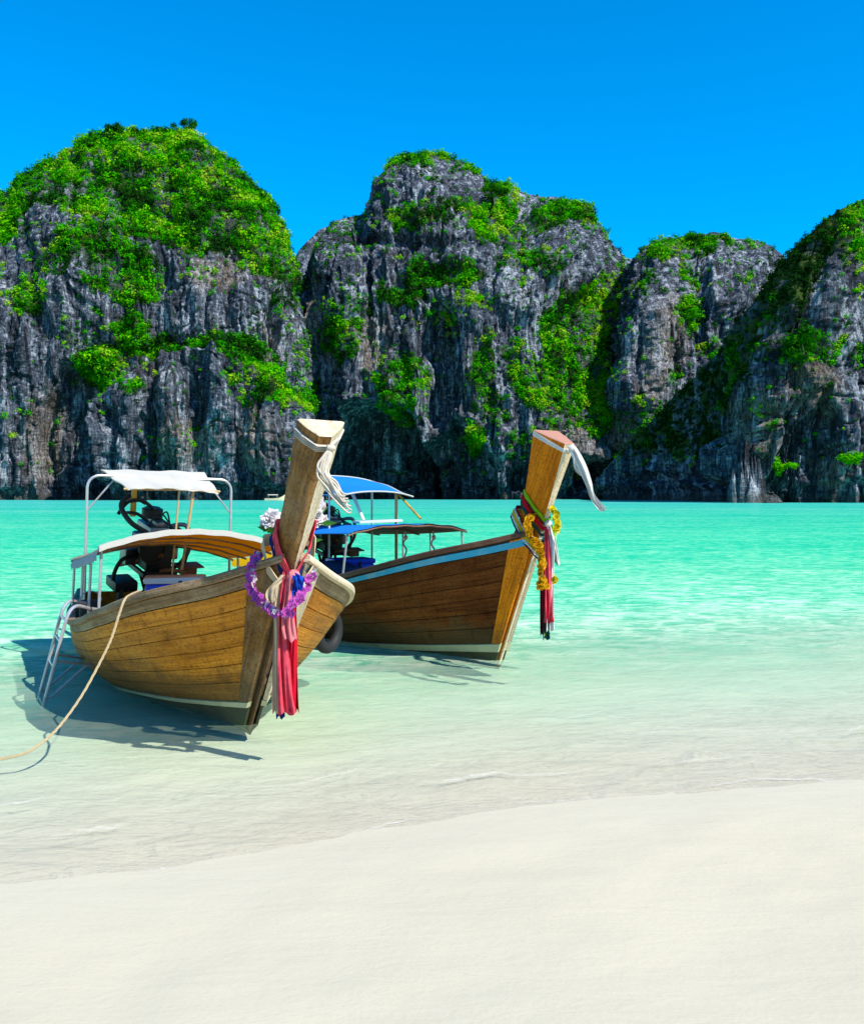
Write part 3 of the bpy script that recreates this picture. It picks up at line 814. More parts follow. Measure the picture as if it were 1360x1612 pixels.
M_BLUEP = plain('sky_blue_paint', (0.02, 0.38, 0.62), 0.5, var=0.15, scale=14, dirt=(0.16, 0.34, 0.42))
M_BOTTOM = plain('algae_stained_bottom', (0.085, 0.075, 0.035), 0.8, var=0.5, scale=10, dirt=(0.03, 0.06, 0.012), bmp=0.4)
M_INNER = plain('dim_inner_planking', (0.16, 0.10, 0.05), 0.8, var=0.3, scale=8)
M_PIPE = plain('galvanised_pipe', (0.50, 0.51, 0.53), 0.35, 0.45, var=0.2, scale=20, dirt=(0.34, 0.30, 0.26))
M_WPIPE = plain('white_pipe', (0.74, 0.74, 0.72), 0.4, var=0.1, scale=20, dirt=(0.5, 0.42, 0.34))
M_ROD = plain('bamboo_pole', (0.50, 0.34, 0.14), 0.6, var=0.25, scale=25)
M_BLACK = plain('oily_black_iron', (0.010, 0.011, 0.012), 0.45, 0.3, var=0.5, scale=18, bmp=0.4)
M_STEEL = plain('worn_engine_steel', (0.20, 0.20, 0.21), 0.4, 0.8, var=0.4, scale=22, dirt=(0.05, 0.04, 0.03))
M_RUST = plain('rusty_iron', (0.19, 0.075, 0.03), 0.8, var=0.4, scale=20)
M_RUBBER = plain('black_rubber', (0.012, 0.012, 0.013), 0.7, var=0.3, scale=30)
M_WHITE = cloth('white_tarpaulin', (0.80, 0.77, 0.68), 0.7, 0.35, 0.08)
M_YELLOW = cloth('yellow_tarpaulin', (0.98, 0.56, 0.01), 0.7, 0.82, 0.10)
M_BLUET = cloth('blue_tarpaulin', (0.012, 0.23, 0.72), 0.6, 0.15, 0.14)
M_THIN = cloth('thin_white_tarpaulin', (0.86, 0.80, 0.62), 0.7, 0.72, 0.08)
M_GREYT = cloth('grey_tarpaulin', (0.36, 0.40, 0.46), 0.7, 0.2, 0.25)
M_NAVYT = cloth('dark_blue_tarpaulin', (0.02, 0.05, 0.11), 0.7, 0.1, 0.3)
M_MAROON = cloth('maroon_lining', (0.12, 0.025, 0.02), 0.8, 0.15, 0.3)
M_BOXB = plain('blue_plastic', (0.006, 0.035, 0.62), 0.35, var=0.1, scale=8)
M_BOXW = plain('pale_plastic', (0.62, 0.70, 0.74), 0.4, var=0.06, scale=8)
M_ROPE = plain('hemp_rope', (0.52, 0.40, 0.22), 0.9, var=0.25, scale=60, bmp=0.5)
M_ROPEW = plain('bleached_rope', (0.62, 0.55, 0.44), 0.9, var=0.25, scale=60, bmp=0.5)
M_YPAINT = plain('yellow_paint', (0.62, 0.36, 0.02), 0.5, var=0.2, scale=20, dirt=(0.3, 0.12, 0.03))
C_RED = cloth('red_cloth', (0.72, 0.006, 0.03), 0.8, 0.3, 0.2)
C_PINK = cloth('pink_cloth', (0.92, 0.02, 0.07), 0.8, 0.42, 0.2, (1.0, 0.18, 0.24))
C_ROSE = cloth('rose_cloth', (0.88, 0.17, 0.22), 0.8, 0.3, 0.15, (0.9, 0.34, 0.36))
C_NAVY = cloth('navy_cloth', (0.010, 0.022, 0.16), 0.8, 0.15, 0.3)
C_BLUE = cloth('blue_cloth', (0.008, 0.07, 0.55), 0.7, 0.2, 0.25)
C_CREAM = cloth('cream_cloth', (0.72, 0.58, 0.38), 0.85, 0.25, 0.12)
C_WHITE = cloth('white_cloth', (0.84, 0.82, 0.78), 0.85, 0.25, 0.06)
C_LIME = cloth('lime_cloth', (0.30, 0.66, 0.012), 0.8, 0.3, 0.15)
C_GREEN = cloth('dark_green_cloth', (0.006, 0.07, 0.06), 0.8, 0.15, 0.25)
C_MAR = cloth('maroon_cloth', (0.24, 0.012, 0.016), 0.8, 0.2, 0.25)
C_YEL = cloth('yellow_cloth', (0.80, 0.58, 0.01), 0.8, 0.3, 0.15)
F_PURPLE = cloth('purple_petals', (0.60, 0.11, 0.50), 0.7, 0.3, 0.25)
F_WHITE = cloth('white_petals', (0.84, 0.78, 0.78), 0.7, 0.3, 0.08)
F_MARI = cloth('marigold_petals', (0.78, 0.40, 0.005), 0.8, 0.25, 0.25)
F_YEL = cloth('lemon_petals', (0.80, 0.66, 0.01), 0.8, 0.25, 0.15)
F_LEAF = cloth('leaf_green', (0.04, 0.17, 0.02), 0.6, 0.25, 0.3)


# ================================================================== LONG-TAIL BOATS
class Boat:
    """hull lines; local axes: x forward from the foot of the stem, y to port, z up from the water"""
    RAKE = 1.476; ZTOP = 2.18

    def __init__(s, K, head, rake, ztop, gz, gw, kw, roll=0.0, L=5.2, stem_gun=1.27):
        s.M = Matrix.Translation(K) @ Matrix.Rotation(math.atan2(head[1], head[0]), 4, 'Z') @ Matrix.Rotation(roll, 4, 'X')
        s.rake, s.ztop, s.L, s.zg0 = rake, ztop, L, stem_gun
        s.a0 = rake * stem_gun / ztop
        ss = np.linspace(0, L, 400)

        def sm(tab):
            a = np.interp(ss, [q[0] for q in tab], [q[1] for q in tab])
            k = np.hanning(37)[1:-1]; k /= k.sum()
            p = np.concatenate([2 * a[0] - a[17:0:-1], a, 2 * a[-1] - a[-2:-19:-1]])
            return np.convolve(p, k, 'valid')
        s.ss, s.gz, s.gw, s.kw = ss, sm(gz), sm(gw), sm(kw)

    def W(s, p): return s.M @ Vector(p)

    def gun(s, d, side, out=0.0, up=0.0):
        return Vector((s.a0 - d, side * (float(np.interp(d, s.ss, s.gw)) + out), float(np.interp(d, s.ss, s.gz)) + up))

    def chine(s, d, side):
        zk = -0.02 - 0.10 * min(1, d / 2.0) + (0.12 * max(0, (d - 3.6) / 1.6) ** 2)
        return Vector((-0.97 * d, side * float(np.interp(d, s.ss, s.kw)), zk))

    def hull(s, d, v, side, off=0.0):
        k = s.chine(d, side); g = s.gun(d, side)
        p = k.lerp(g, v)
        bul = 0.085 * math.sin(math.pi * v) * min(1, d / 0.8)
        nrm = Vector((0.35 * math.exp(-d / 0.8), side * 1.0, -0.25)).normalized()
        return p + nrm * (bul + off)

    def axis(s, z): return Vector((s.rake * z / s.ztop, 0, z))


def stations(b, n=46, d0=0.0):
    t = np.linspace(0, 1, n)
    return list(d0 + (b.L - d0) * (0.35 * t + 0.65 * t ** 2))


def strake(b, v0, v1, side, thick=0.022, d0=0.0, n=46, base=0.0, steps=2):
    """one plank of the hull from v0 to v1, closed section"""
    rings = []
    for d in stations(b, n, d0):
        ring = []
        e = (v1 - v0) * 0.025
        vs = [v0 + (v1 - v0) * k / steps for k in range(steps + 1)]
        for k, v in enumerate(vs):
            o = base + thick
            ring.append(b.hull(d, v, side, o))
        ring[0] = b.hull(d, v0, side, base + thick * 0.75); ring[-1] = b.hull(d, v1, side, base + thick * 0.75)
        ring.insert(1, b.hull(d, v0 + e, side, base + thick)); ring.insert(-1, b.hull(d, v1 - e, side, base + thick))
        for v in vs[::-1]: ring.append(b.hull(d, v, side, base - 0.004))
        rings.append(ring)
    return MB().sweep(rings, True, True)


def rail(b, side, w, h, out, up, d0=0.0, d1=None, n=50, rnd=True):
    rings = []
    d1 = b.L if d1 is None else d1
    for i in range(n):
        t = i / (n - 1); d = d0 + (d1 - d0) * (0.35 * t + 0.65 * t * t)
        g = b.gun(d, side, out, up)
        eps = 0.02
        tg = (b.gun(min(d + eps, b.L), side) - b.gun(max(d - eps, 0), side)).normalized()
        lat = Vector((-tg.y, tg.x, 0)).normalized()
        if lat.y * side < 0: lat = -lat
        ring = []
        for k in range(10):
            th = 2 * math.pi * k / 10
            cx, cz = math.cos(th), math.sin(th)
            ex = math.copysign(abs(cx) ** 0.55, cx); ez = math.copysign(abs(cz) ** 0.55, cz)
            ring.append(g + lat * (w / 2) * ex + Vector((0, 0, h / 2)) * ez)
        rings.append(ring)
    return MB().sweep(rings, True, True)


def build_boat(name, label, b, cfg):
    root = empty(name, b.M)
    tag(root, label, 'boat', 'long-tail boats moored in the shallows')
    hullm = cfg['hull']
    # lining behind the planks (inner skin, seen from inside) and the bottom
    mb = MB()
    for side in (1, -1):
        rows = [[b.hull(d, v, side, -0.012) for v in np.linspace(0, 1, 7)] for d in stations(b, 40)]
        mb.sweep(rows, False, False)
    mb.build('hull_lining', M_INNER, root)
    mb = MB()
    rows = [[b.chine(d, 1) + Vector((0, 0.02, 0)), b.chine(d, 1).lerp(b.chine(d, -1), 0.25) - Vector((0, 0, 0.035)), b.chine(d, 1).lerp(b.chine(d, -1), 0.5) - Vector((0, 0, 0.07)),
             b.chine(d, 1).lerp(b.chine(d, -1), 0.75) - Vector((0, 0, 0.035)), b.chine(d, -1) - Vector((0, 0.02, 0))] for d in stations(b, 40)]
    mb.sweep(rows, False, False); mb.build('hull_bottom', M_BOTTOM, root)
    v = cfg['bands']            # stripe bottom, stripe top, top of planks
    for side in (1, -1):
        strake(b, 0.0, v[0], side, 0.016).build('bottom_plank', M_BOTTOM, root)
        strake(b, v[0], v[1], side, 0.037).build('waterline_stripe', M_STRIPE, root)
        ns = cfg['strakes']; top = v[2]
        edges = [v[1] + (top - v[1]) * (k / ns) ** 0.95 for k in range(ns + 1)]
        for k in range(ns):
            g = 0.0011
            strake(b, edges[k] + g, edges[k + 1] - g, side, 0.024 + 0.0015 * (k % 2), steps=2, d0=0.05).build('plank', hullm, root)
        if cfg.get('blue'):
            strake(b, top + 0.004, 0.975, side, 0.036).build('painted_strake', M_BLUEP, root)
        else:
            strake(b, top + 0.004, 0.985, side, 0.030).build('rubbing_strake', cfg['rail'], root)
        rail(b, side, cfg['railw'], cfg['railh'], 0.018, 0.012).build('gunwale_rail', cfg['rail' if (side == -1 or not cfg.get('paler')) else 'paler'], root)
    # transom
    mb = MB()
    d = b.L - 0.01
    ring = [b.hull(d, q, 1, 0) for q in np.linspace(0, 1, 6)] + [b.hull(d, q, -1, 0) for q in np.linspace(1, 0, 6)]
    mb.sweep([ring, [q + Vector((-0.04, 0, 0)) for q in ring]]); mb.build('transom', hullm, root)
    # inner floor boards and thwarts
    nb = 7
    for i in range(nb):
        t0, t1 = -1 + 2 * i / nb + 0.01, -1 + 2 * (i + 1) / nb - 0.01
        rings = []
        for d in np.linspace(0.9, b.L - 0.1, 16):
            k = b.hull(d, 0.2, 1, -0.04)
            z = max(k.z, 0.02) + 0.03
            rings.append([Vector((k.x, t0 * k.y, z)), Vector((k.x, t1 * k.y, z)), Vector((k.x, t1 * k.y, z - 0.02)), Vector((k.x, t0 * k.y, z - 0.02))])
        MB().sweep(rings).build('floor_board', M_INNER, root)
    for d in cfg['thwarts']:
        k = b.hull(d, 0.72, 1, -0.03)
        MB().box((k.x, 0, k.z), (0.26, 2 * k.y, 0.03), bev=0.006).build('thwart', M_RAIL1, root)
    # foredeck
    rings = []
    for d in np.linspace(0.16, cfg.get('deck', 0.75), 8):
        g = b.gun(d, 1, -0.02, -0.03)
        rings.append([Vector((g.x, g.y, g.z)), Vector((g.x, 0, g.z + 0.02)), Vector((g.x, -g.y, g.z)), Vector((g.x, -g.y, g.z - 0.03)), Vector((g.x, 0, g.z - 0.01)), Vector((g.x, g.y, g.z - 0.03))])
    MB().sweep(rings).build('foredeck', cfg['rail'], root)
    # the stem, one tall timber that ends in the cut prow
    ax = b.axis(b.ztop).normalized(); e1 = Vector((ax.z, 0, -ax.x))
    rings = []
    prof = cfg['stem']
    for i in range(41):
        z = -0.06 + (b.ztop + 0.06) * i / 40
        q = [np.interp(z / b.ztop, prof['q'], prof[k]) for k in ('f', 'bk', 'dep', 'sh')]
        c = b.axis(z) + e1 * (0.045 + q[3])
        f, bk, dep = q[0], q[1], q[2]
        yo = float(np.interp(z / b.ztop, prof['q'], prof.get('yo', [0] * len(prof['q']))))
        m = f + (bk - f) * 0.62
        ring = []
        for (xx, yy) in ((0, f), (0, -f), (-dep * 0.5, -m), (-dep * 0.97, -bk), (-dep, -bk * 0.93), (-dep, bk * 0.93), (-dep * 0.97, bk), (-dep * 0.5, m)):
            ring.append(c + e1 * xx + Vector((0, yy + yo * (1 + xx / dep), 0)))
        rings.append(ring)
    rng2 = random.Random(3)
    for i, rg in enumerate(rings[:-1]):
        if i > 2:
            for k in range(len(rg)): rg[k] = rg[k] + Vector((rng2.uniform(-1, 1), rng2.uniform(-1, 1), 0)) * cfg.get('rough', 0.0)
    mb = MB(); mb.sweep(rings, True, False)
    mb.add(rings[0], [tuple(range(8))[::-1]])
    st = mb.build('prow', cfg['stemm'], root)
    st.data.materials.append(cfg['sunlit_wood'])
    for i_, pl in enumerate(st.data.polygons):
        if i_ < 320 and i_ % 8 in cfg.get('palefaces', (6, 7)) and i_ // 8 > 20: pl.material_index = 1      # sun-facing sides coloured pale to imitate sunlight on the timber
    endc = sum(rings[-1], Vector()) / 8
    cap = [q + ax * 0.002 for q in rings[-1]]
    c2 = [endc + (q - endc) * 0.94 + ax * 0.010 for q in rings[-1]]
    mb = MB(); mb.sweep([cap, c2], True, False); mb.add(c2, [tuple(range(8))], [(q.x * 3, q.y) for q in c2]); mb.build('prow_end', cfg['endm'], root)
    # strip along the stem's front edge; the farther boat's is pale to imitate sunlight
    rr = []
    for i in range(31):
        z = -0.02 + (b.zg0 - 0.02) * i / 30
        q = [np.interp(z / b.ztop, prof['q'], prof[k]) for k in ('f', 'sh')]
        c = b.axis(z) + e1 * (0.047 + q[1])
        f = q[0] * 0.7
        rr.append([c + Vector((0, f, 0)), c + e1 * 0.009 + Vector((0, f * 0.8, 0)), c + e1 * 0.009 + Vector((0, -f * 0.8, 0)), c + Vector((0, -f, 0))])
    MB().sweep(rr, True, True).build('stem_batten', cfg['sunlit_wood'] if cfg.get('blue') else cfg['stemm'], root)
    for side in (1, -1):
        rg = []
        for v_ in np.linspace(v[1] + 0.004, 0.985, 26):
            wd = 0.085 + 0.10 * v_
            row = [b.hull(dd, v_, side, 0.034) for dd in np.linspace(0.0, wd, 5)]
            row += [b.hull(wd + 0.004, v_, side, 0.004), b.hull(0.0, v_, side, 0.0)]
            rg.append(row)
        ck = MB().sweep(rg, True, True).build('stem_cheek', cfg['stemm'] if side < 0 else cfg['sunlit_wood'], root)  # right cheek gets the pale wood, standing for sun on that side
    b.rings = rings; b.e1 = e1; b.ax = ax; b.prof = prof
    return root


B1 = Boat(Vector((-1.35, 7.10, 0.0)), (0.474, -0.88), 1.476 * 2.08 / 2.2, 2.08,
          gz=[(0, 1.27), (0.4, 1.09), (0.8, 0.975), (1.4, 0.80), (2, 0.66), (2.7, 0.55), (3.5, 0.50), (4.4, 0.52), (5.2, 0.60)],
          gw=[(0, 0.05), (0.25, 0.29), (0.5, 0.52), (0.8, 0.74), (1.2, 0.90), (1.7, 0.99), (2.3, 1.0), (3, 0.97), (4, 0.84), (5.2, 0.58)],
          kw=[(0, 0.04), (0.5, 0.15), (1, 0.30), (2, 0.50), (3, 0.55), (4, 0.5), (5.2, 0.34)], roll=R(-1.5))
boat1 = build_boat('longtail_boat', 'nearer wooden long-tail boat with a golden brown hull and a white upper awning', B1,
                   dict(hull=M_HULL1, rail=M_RAIL1, paler=M_PALE, stemm=M_STEM1, endm=M_PALE, sunlit_wood=M_PALE, bands=(0.13, 0.165, 0.90), strakes=6, railw=0.085, railh=0.06, thwarts=(1.6, 2.6, 3.4, 4.6), rough=0.004,
                        stem=dict(q=[0, 0.05, 0.5, 0.58, 0.64, 0.8, 1.0], f=[0.012, 0.012, 0.012, 0.012, 0.013, 0.022, 0.042], bk=[0.045, 0.05, 0.075, 0.105, 0.112, 0.132, 0.16], dep=[0.20, 0.22, 0.22, 0.17, 0.16, 0.17, 0.20], yo=[0, 0, 0, -0.012, -0.022, -0.03, -0.034], sh=[-0.028, -0.028, -0.024, -0.005, 0, 0, 0])))
B2 = Boat(Vector((0.684, 9.77, 0.0)), (0.60, -0.80), 1.02 * 2.19 / 2.29, 2.19,
          gz=[(0, 1.33), (0.4, 1.21), (0.8, 1.11), (1.4, 0.95), (2, 0.81), (2.7, 0.69), (3.5, 0.60), (4.4, 0.60), (5.4, 0.68)],
          gw=[(0, 0.05), (0.25, 0.23), (0.5, 0.44), (0.8, 0.66), (1.2, 0.83), (1.7, 0.93), (2.3, 0.98), (3, 0.96), (4, 0.84), (5.4, 0.58)],
          kw=[(0, 0.04), (0.5, 0.14), (1, 0.28), (2, 0.48), (3, 0.54), (4, 0.5), (5.4, 0.34)], L=5.4, stem_gun=1.33)
boat2 = build_boat('longtail_boat', 'farther dark brown long-tail boat with a sky blue strake and blue awnings', B2,
                   dict(hull=M_HULL2, rail=M_RAIL2, stemm=M_STEM2, endm=M_END2, sunlit_wood=M_PALE, bands=(0.095, 0.16, 0.915), strakes=6, railw=0.075, railh=0.06, blue=True, palefaces=(0, 6, 7), thwarts=(1.7, 2.7, 3.6, 4.7), rough=0.0,
                        stem=dict(q=[0, 0.05, 0.5, 0.58, 0.64, 0.8, 1.0], f=[0.020, 0.022, 0.024, 0.024, 0.028, 0.04, 0.066], bk=[0.06, 0.065, 0.085, 0.09, 0.095, 0.12, 0.165], dep=[0.24, 0.28, 0.30, 0.27, 0.26, 0.30, 0.36], sh=[-0.028, -0.028, -0.024, -0.005, 0, 0, 0])))


# ------------------------------------------------------------------ awnings, posts, engines (parts of the boats)
def sheet(fn, nu, nv, thick, name, mat, parent, jag=0.0):
    """a cloth sheet fn(u, v) with thickness"""
    top = [[fn(i / (nu - 1), j / (nv - 1)) for j in range(nv)] for i in range(nu)]
    mb = MB(); nrm = Vector((0, 0, 1))
    V = [q for r in top for q in r] + [q - Vector((0, 0, thick)) for r in top for q in r]
    uv = [(i / (nu - 1) * 1.5, j / (nv - 1) * 1.5) for i in range(nu) for j in range(nv)] * 2
    fs = []
    n = nu * nv
    for i in range(nu - 1):
        for j in range(nv - 1):
            a, b_, c, d = i * nv + j, i * nv + j + 1, (i + 1) * nv + j + 1, (i + 1) * nv + j
            fs.append((a, d, c, b_)); fs.append((a + n, b_ + n, c + n, d + n))
    bd = [i * nv for i in range(nu)] + [(nu - 1) * nv + j for j in range(1, nv)] + [i * nv + nv - 1 for i in range(nu - 2, -1, -1)] + [j for j in range(nv - 2, 0, -1)]
    for k in range(len(bd)):
        p, q = bd[k], bd[(k + 1) % len(bd)]
        fs.append((p, q, q + n, p + n))
    mb.add(V, fs, uv)
    return mb.build(name, mat, parent)


def pipe_part(name, pts, r, mat, parent, smooth_pts=False):
    return MB().tube(bez(pts, 6) if smooth_pts else pts, r, 8).build(name, mat, parent)


def engine(parent, M, tone=1.0, blue=False):
    """car engine on a swivel with a long tail shaft; M places it in the boat"""
    e = MB()
    e.box((0, 0, 0.12), (0.46, 0.26, 0.30), bev=0.03)
    body = e.build('engine', M_BLACK, parent); body.matrix_local = M

    def sub(mb, name, mat): return mb.build(name, mat, body)
    sub(MB().box((0.0, 0, 0.34), (0.40, 0.19, 0.10), bev=0.02).box((0.0, 0.03, 0.41), (0.34, 0.12, 0.05), bev=0.015), 'rocker_cover', M_STEEL)
    sub(MB().tube([(0.22, -0.10, 0.20), (0.30, -0.10, 0.20)], 0.11, 14), 'flywheel', M_BLACK)
    sub(MB().tube([(0.24, 0.14, 0.32), (0.32, 0.14, 0.32)], 0.06, 12), 'alternator', M_STEEL)
    sub(MB().tube([(0.31, -0.10 + 0.12 * math.cos(t), 0.20 + 0.12 * math.sin(t)) for t in np.linspace(0, 5.8, 20)], 0.012, 6, closed=True), 'fan_belt', M_RUBBER)
    sub(MB().tube([(-0.05, 0.0, 0.44), (-0.05, 0.0, 0.52)], 0.10, 14).tube([(-0.05, 0, 0.52), (-0.05, 0, 0.535)], 0.075, 14), 'air_filter', M_BLACK)
    sub(MB().tube(bez([(0.18, -0.12, 0.34), (0.22, -0.30, 0.46), (0.05, -0.34, 0.58), (-0.10, -0.20, 0.64), (-0.14, -0.04, 0.56)], 6), 0.024, 8), 'hose', M_RUBBER)
    sub(MB().tube(bez([(0.10, 0.12, 0.38), (0.18, 0.26, 0.40), (0.20, 0.30, 0.20), (0.12, 0.26, 0.02), (0.0, 0.20, -0.08)], 6), 0.022, 8), 'hose', M_STEEL)
    sub(MB().tube(bez([(-0.1, 0.13, 0.30), (-0.08, 0.30, 0.30), (0.0, 0.36, 0.10), (0.08, 0.28, -0.10)], 6), 0.018, 8), 'hose', M_RUBBER)
    sub(MB().tube(bez([(0.05, -0.13, 0.1), (0.10, -0.32, 0.06), (0.02, -0.36, -0.14), (-0.12, -0.24, -0.22)], 6), 0.02, 8), 'hose', M_RUBBER)
    sub(MB().tube(bez([(0.1, -0.1, 0.44), (0.14, -0.22, 0.52), (0.02, -0.30, 0.50), (-0.1, -0.24, 0.44)], 6), 0.016, 8), 'hose', M_BLACK)
    sub(MB().tube(bez([(0.02, -0.02, 0.54), (0.04, -0.14, 0.62), (0.0, -0.26, 0.60), (-0.02, -0.34, 0.48)], 6), 0.017, 8), 'hose', M_BLACK)
    for k, yy in enumerate((-0.08, 0.0, 0.08)):
        sub(MB().tube(bez([(0.1 - 0.1 * k, yy, 0.40), (0.16 - 0.1 * k, yy + 0.06, 0.49), (0.2 - 0.06 * k, 0.14, 0.36)], 5), 0.008, 6), 'ignition_lead', M_RUBBER)
    sub(MB().tube([(-0.02, -0.20, 0.46), (-0.02, -0.20, 0.78)], [0.03, 0.026], 10).tube([(-0.02, -0.20, 0.78), (-0.02, -0.20, 0.80)], [0.03, 0.02], 10), 'exhaust_pipe', M_YPAINT)
    sub(MB().box((-0.30, 0.0, 0.06), (0.22, 0.20, 0.22), bev=0.04).tube([(-0.2, 0.0, 0.30), (-0.36, 0.02, 0.16)], 0.05, 10), 'gearbox', M_BLACK)
    sub(MB().box((0.04, 0.16, 0.26), (0.34, 0.08, 0.08), bev=0.02), 'manifold', M_RUST)
    # cradle, swivel post, tiller
    sub(MB().box((0, -0.15, -0.05), (0.56, 0.035, 0.04)).box((0, 0.15, -0.05), (0.56, 0.035, 0.04)).box((0.2, 0, -0.05), (0.04, 0.3, 0.04)).box((-0.2, 0, -0.05), (0.04, 0.3, 0.04)), 'cradle', M_BLACK)
    sub(MB().tube([(0, 0, -0.06), (0, 0, -0.52)], 0.045, 10).tube([(0, 0.10, -0.08), (0, 0.0, -0.38)], 0.02, 8).tube([(0, -0.10, -0.08), (0, 0.0, -0.38)], 0.02, 8), 'swivel_post', M_BLACK)
    sub(MB().tube(bez([(0.24, 0.02, -0.02), (0.5, 0.02, 0.06), (0.85, 0.0, 0.14)], 5), 0.018, 8), 'tiller', M_RUST)
    sub(MB().tube([(-0.24, 0, 0.08), (-0.7, 0, -0.02), (-1.5, 0, -0.30)], [0.045, 0.03, 0.022], 10), 'tail_shaft', M_BLACK)
    sub(MB().tube([(-0.30, -0.20, -0.10), (0.34, -0.02, 0.16)], 0.02, 8), 'brace', M_RUST)
    sub(MB().box((0.10, 0.34, -0.02), (0.20, 0.26, 0.012)).box((0.10, 0.34, -0.07), (0.12, 0.16, 0.08), bev=0.02), 'fuel_tray', M_RUST)
    sub(MB().tube([(0.10, 0.34, -0.10), (0.10, 0.34, -0.5)], 0.014, 8), 'tray_post', M_STEEL)
    sub(MB().box((-0.12, -0.18, 0.05), (0.18, 0.12, 0.16), bev=0.02), 'starter_housing', M_STEEL if not blue else M_BOXB)
    sub(MB().box((0.08, 0.17, 0.12), (0.16, 0.08, 0.12), bev=0.02), 'oil_filter', M_STEEL)
    sub(MB().box((-0.02, -0.26, -0.20), (0.30, 0.22, 0.10), bev=0.02).tube([(0.1, -0.30, -0.2), (0.16, -0.36, -0.5)], 0.03, 8), 'battery_shelf', M_BLACK)
    sub(MB().tube([(-0.15, 0.22, -0.1), (-0.10, 0.20, -0.5)], 0.02, 8), 'cradle_strut', M_RUST)
    return body


def L1(d, y, z): return Vector((B1.a0 - d, y, z))
def L2(d, y, z): return Vector((B2.a0 - d, y, z))


# ---- nearer boat: upper awning on a bent pipe frame
DU = 4.0; HW = 0.735
fr = [L1(DU, -HW, 0.46), L1(DU, -HW, 1.72)] + [L1(DU, -HW + 0.12 * (1 - math.cos(t)), 1.76 + 0.12 * math.sin(t)) for t in np.linspace(0, math.pi / 2, 6)]
fr += [q * 1 for q in [L1(DU, HW - 0.12 * (1 - math.cos(t)), 1.76 + 0.12 * math.sin(t)) for t in np.linspace(math.pi / 2, 0, 6)]] + [L1(DU, HW, 1.72), L1(DU, HW, 0.46)]
pipe_part('awning_frame', fr, 0.014, M_PIPE, boat1)
for sgn in (-1, 1):
    pipe_part('awning_brace', [L1(DU + 0.01, sgn * HW, 1.52), L1(DU + 0.01, sgn * (HW - 0.27), 1.86)], 0.009, M_PIPE, boat1)


def up1(u, v):
    y = -0.50 + 0.99 * v
    d = DU - 0.58 + 0.95 * u
    edge = 0.02 * math.sin(v * 23) * (1 - u)
    return L1(d - edge - 0.05 * (1 - (2 * v - 1) ** 2) * (1 - u), y + 0.10 * (0.5 - u) * (1 if v > 0.5 else -1) * -1, 1.765 + 0.205 * u - 0.022 * (2 * v - 1) ** 2 + 0.010 * math.sin(9 * u + 5 * v) + 0.006 * math.sin(17 * v + 3 * u) + 0.004 * math.sin(41 * v) * (1 - u))


sheet(up1, 16, 40, 0.012, 'upper_awning', M_WHITE, boat1)
pipe_part('awning_batten', [L1(DU - 0.54, -0.48, 1.745), L1(DU - 0.58, 0.0, 1.752), L1(DU - 0.54, 0.46, 1.745)], 0.012, M_ROD, boat1)
pipe_part('awning_batten', [L1(DU + 0.35, -0.5, 1.925), L1(DU + 0.35, 0.5, 1.925)], 0.012, M_ROD, boat1)
pipe_part('awning_post', [L1(DU - 0.55, -0.02, 0.55), L1(DU - 0.55, 0.05, 1.76)], 0.010, M_ROD, boat1)
pipe_part('awning_post', [L1(DU - 0.50, 0.10, 0.9), L1(DU - 0.52, 0.20, 1.76)], 0.014, M_ROD, boat1)

# ---- nearer boat: lower arched awning, white on top, yellow beneath
A0, A1, AW = 2.55, 4.3, 0.84


def low1(u, v, dz=0.0):
    y = -AW + 2 * AW * v
    q = abs(2 * v - 1)
    z = 1.375 - 0.155 * q ** 2.1 - 0.20 * u - 0.02 * math.sin(u * 3.1) + 0.004 * math.sin(v * 40)
    return L1(A0 + (A1 - A0) * u, y, z + dz)


sheet(lambda u, v: low1(u, v), 14, 24, 0.006, 'lower_awning', M_THIN, boat1)
sheet(lambda u, v: low1(u * 0.98 + 0.01, 0.02 + v * 0.96, -0.012), 14, 24, 0.006, 'awning_lining', M_YELLOW, boat1)
for u in (0.0, 0.22, 0.45, 0.68, 0.95):
    pipe_part('awning_rib', [low1(u, v, -0.024) for v in np.linspace(0.0, 1, 18)], 0.011, M_WPIPE if u == 0 else M_RAIL1, boat1)
MB().sweep([[low1(0, v, 0.004) + Vector((0.02, 0, 0.012)), low1(0, v, 0.004) + Vector((-0.05, 0, 0.012)), low1(0, v, -0.03) + Vector((-0.05, 0, 0)), low1(0, v, -0.034) + Vector((0.02, 0, 0))] for v in np.linspace(0, 1, 26)]).build('awning_hem', M_WHITE, boat1)
# fringe flap hanging at the low side
fl = []
for v in np.linspace(0, 1, 26):
    p = low1(v * 0.85, 0.0, -0.01)
    fl.append([p, p + Vector((0.005, -0.02 + 0.01 * math.sin(v * 30), -0.05)), p + Vector((0, -0.015, -0.095 - 0.012 * math.sin(v * 70)))])
MB().sweep(fl, False, False).build('awning_flap', M_GREYT, boat1)
fl = []
for v in np.linspace(0, 1, 30):
    p = low1(v, 1.0, -0.012)
    fl.append([p, p + Vector((0, 0.01, -0.05)), p + Vector((0, 0.012, -0.085 - 0.012 * math.sin(v * 90)))])
MB().sweep(fl, False, False).build('awning_flap', M_YELLOW, boat1)
for d, y, top in ((2.62, -0.82, 1.19), (3.1, -0.83, 1.14), (3.5, -0.84, 1.10), (4.2, -0.82, 1.0), (2.65, 0.80, 1.2), (3.15, 0.81, 1.15), (3.9, 0.81, 1.06)):
    pipe_part('awning_post', [L1(d, y, float(np.interp(d, B1.ss, B1.gz)) - 0.1), L1(d, y * 0.985, top)], 0.013, M_PIPE, boat1)
engine(boat1, Matrix.Translation(L1(4.35, -0.02, 0.98)) @ Matrix.Rotation(R(12), 4, 'Y') @ Matrix.Rotation(R(8), 4, 'Z') @ Matrix.Scale(1.1, 4))

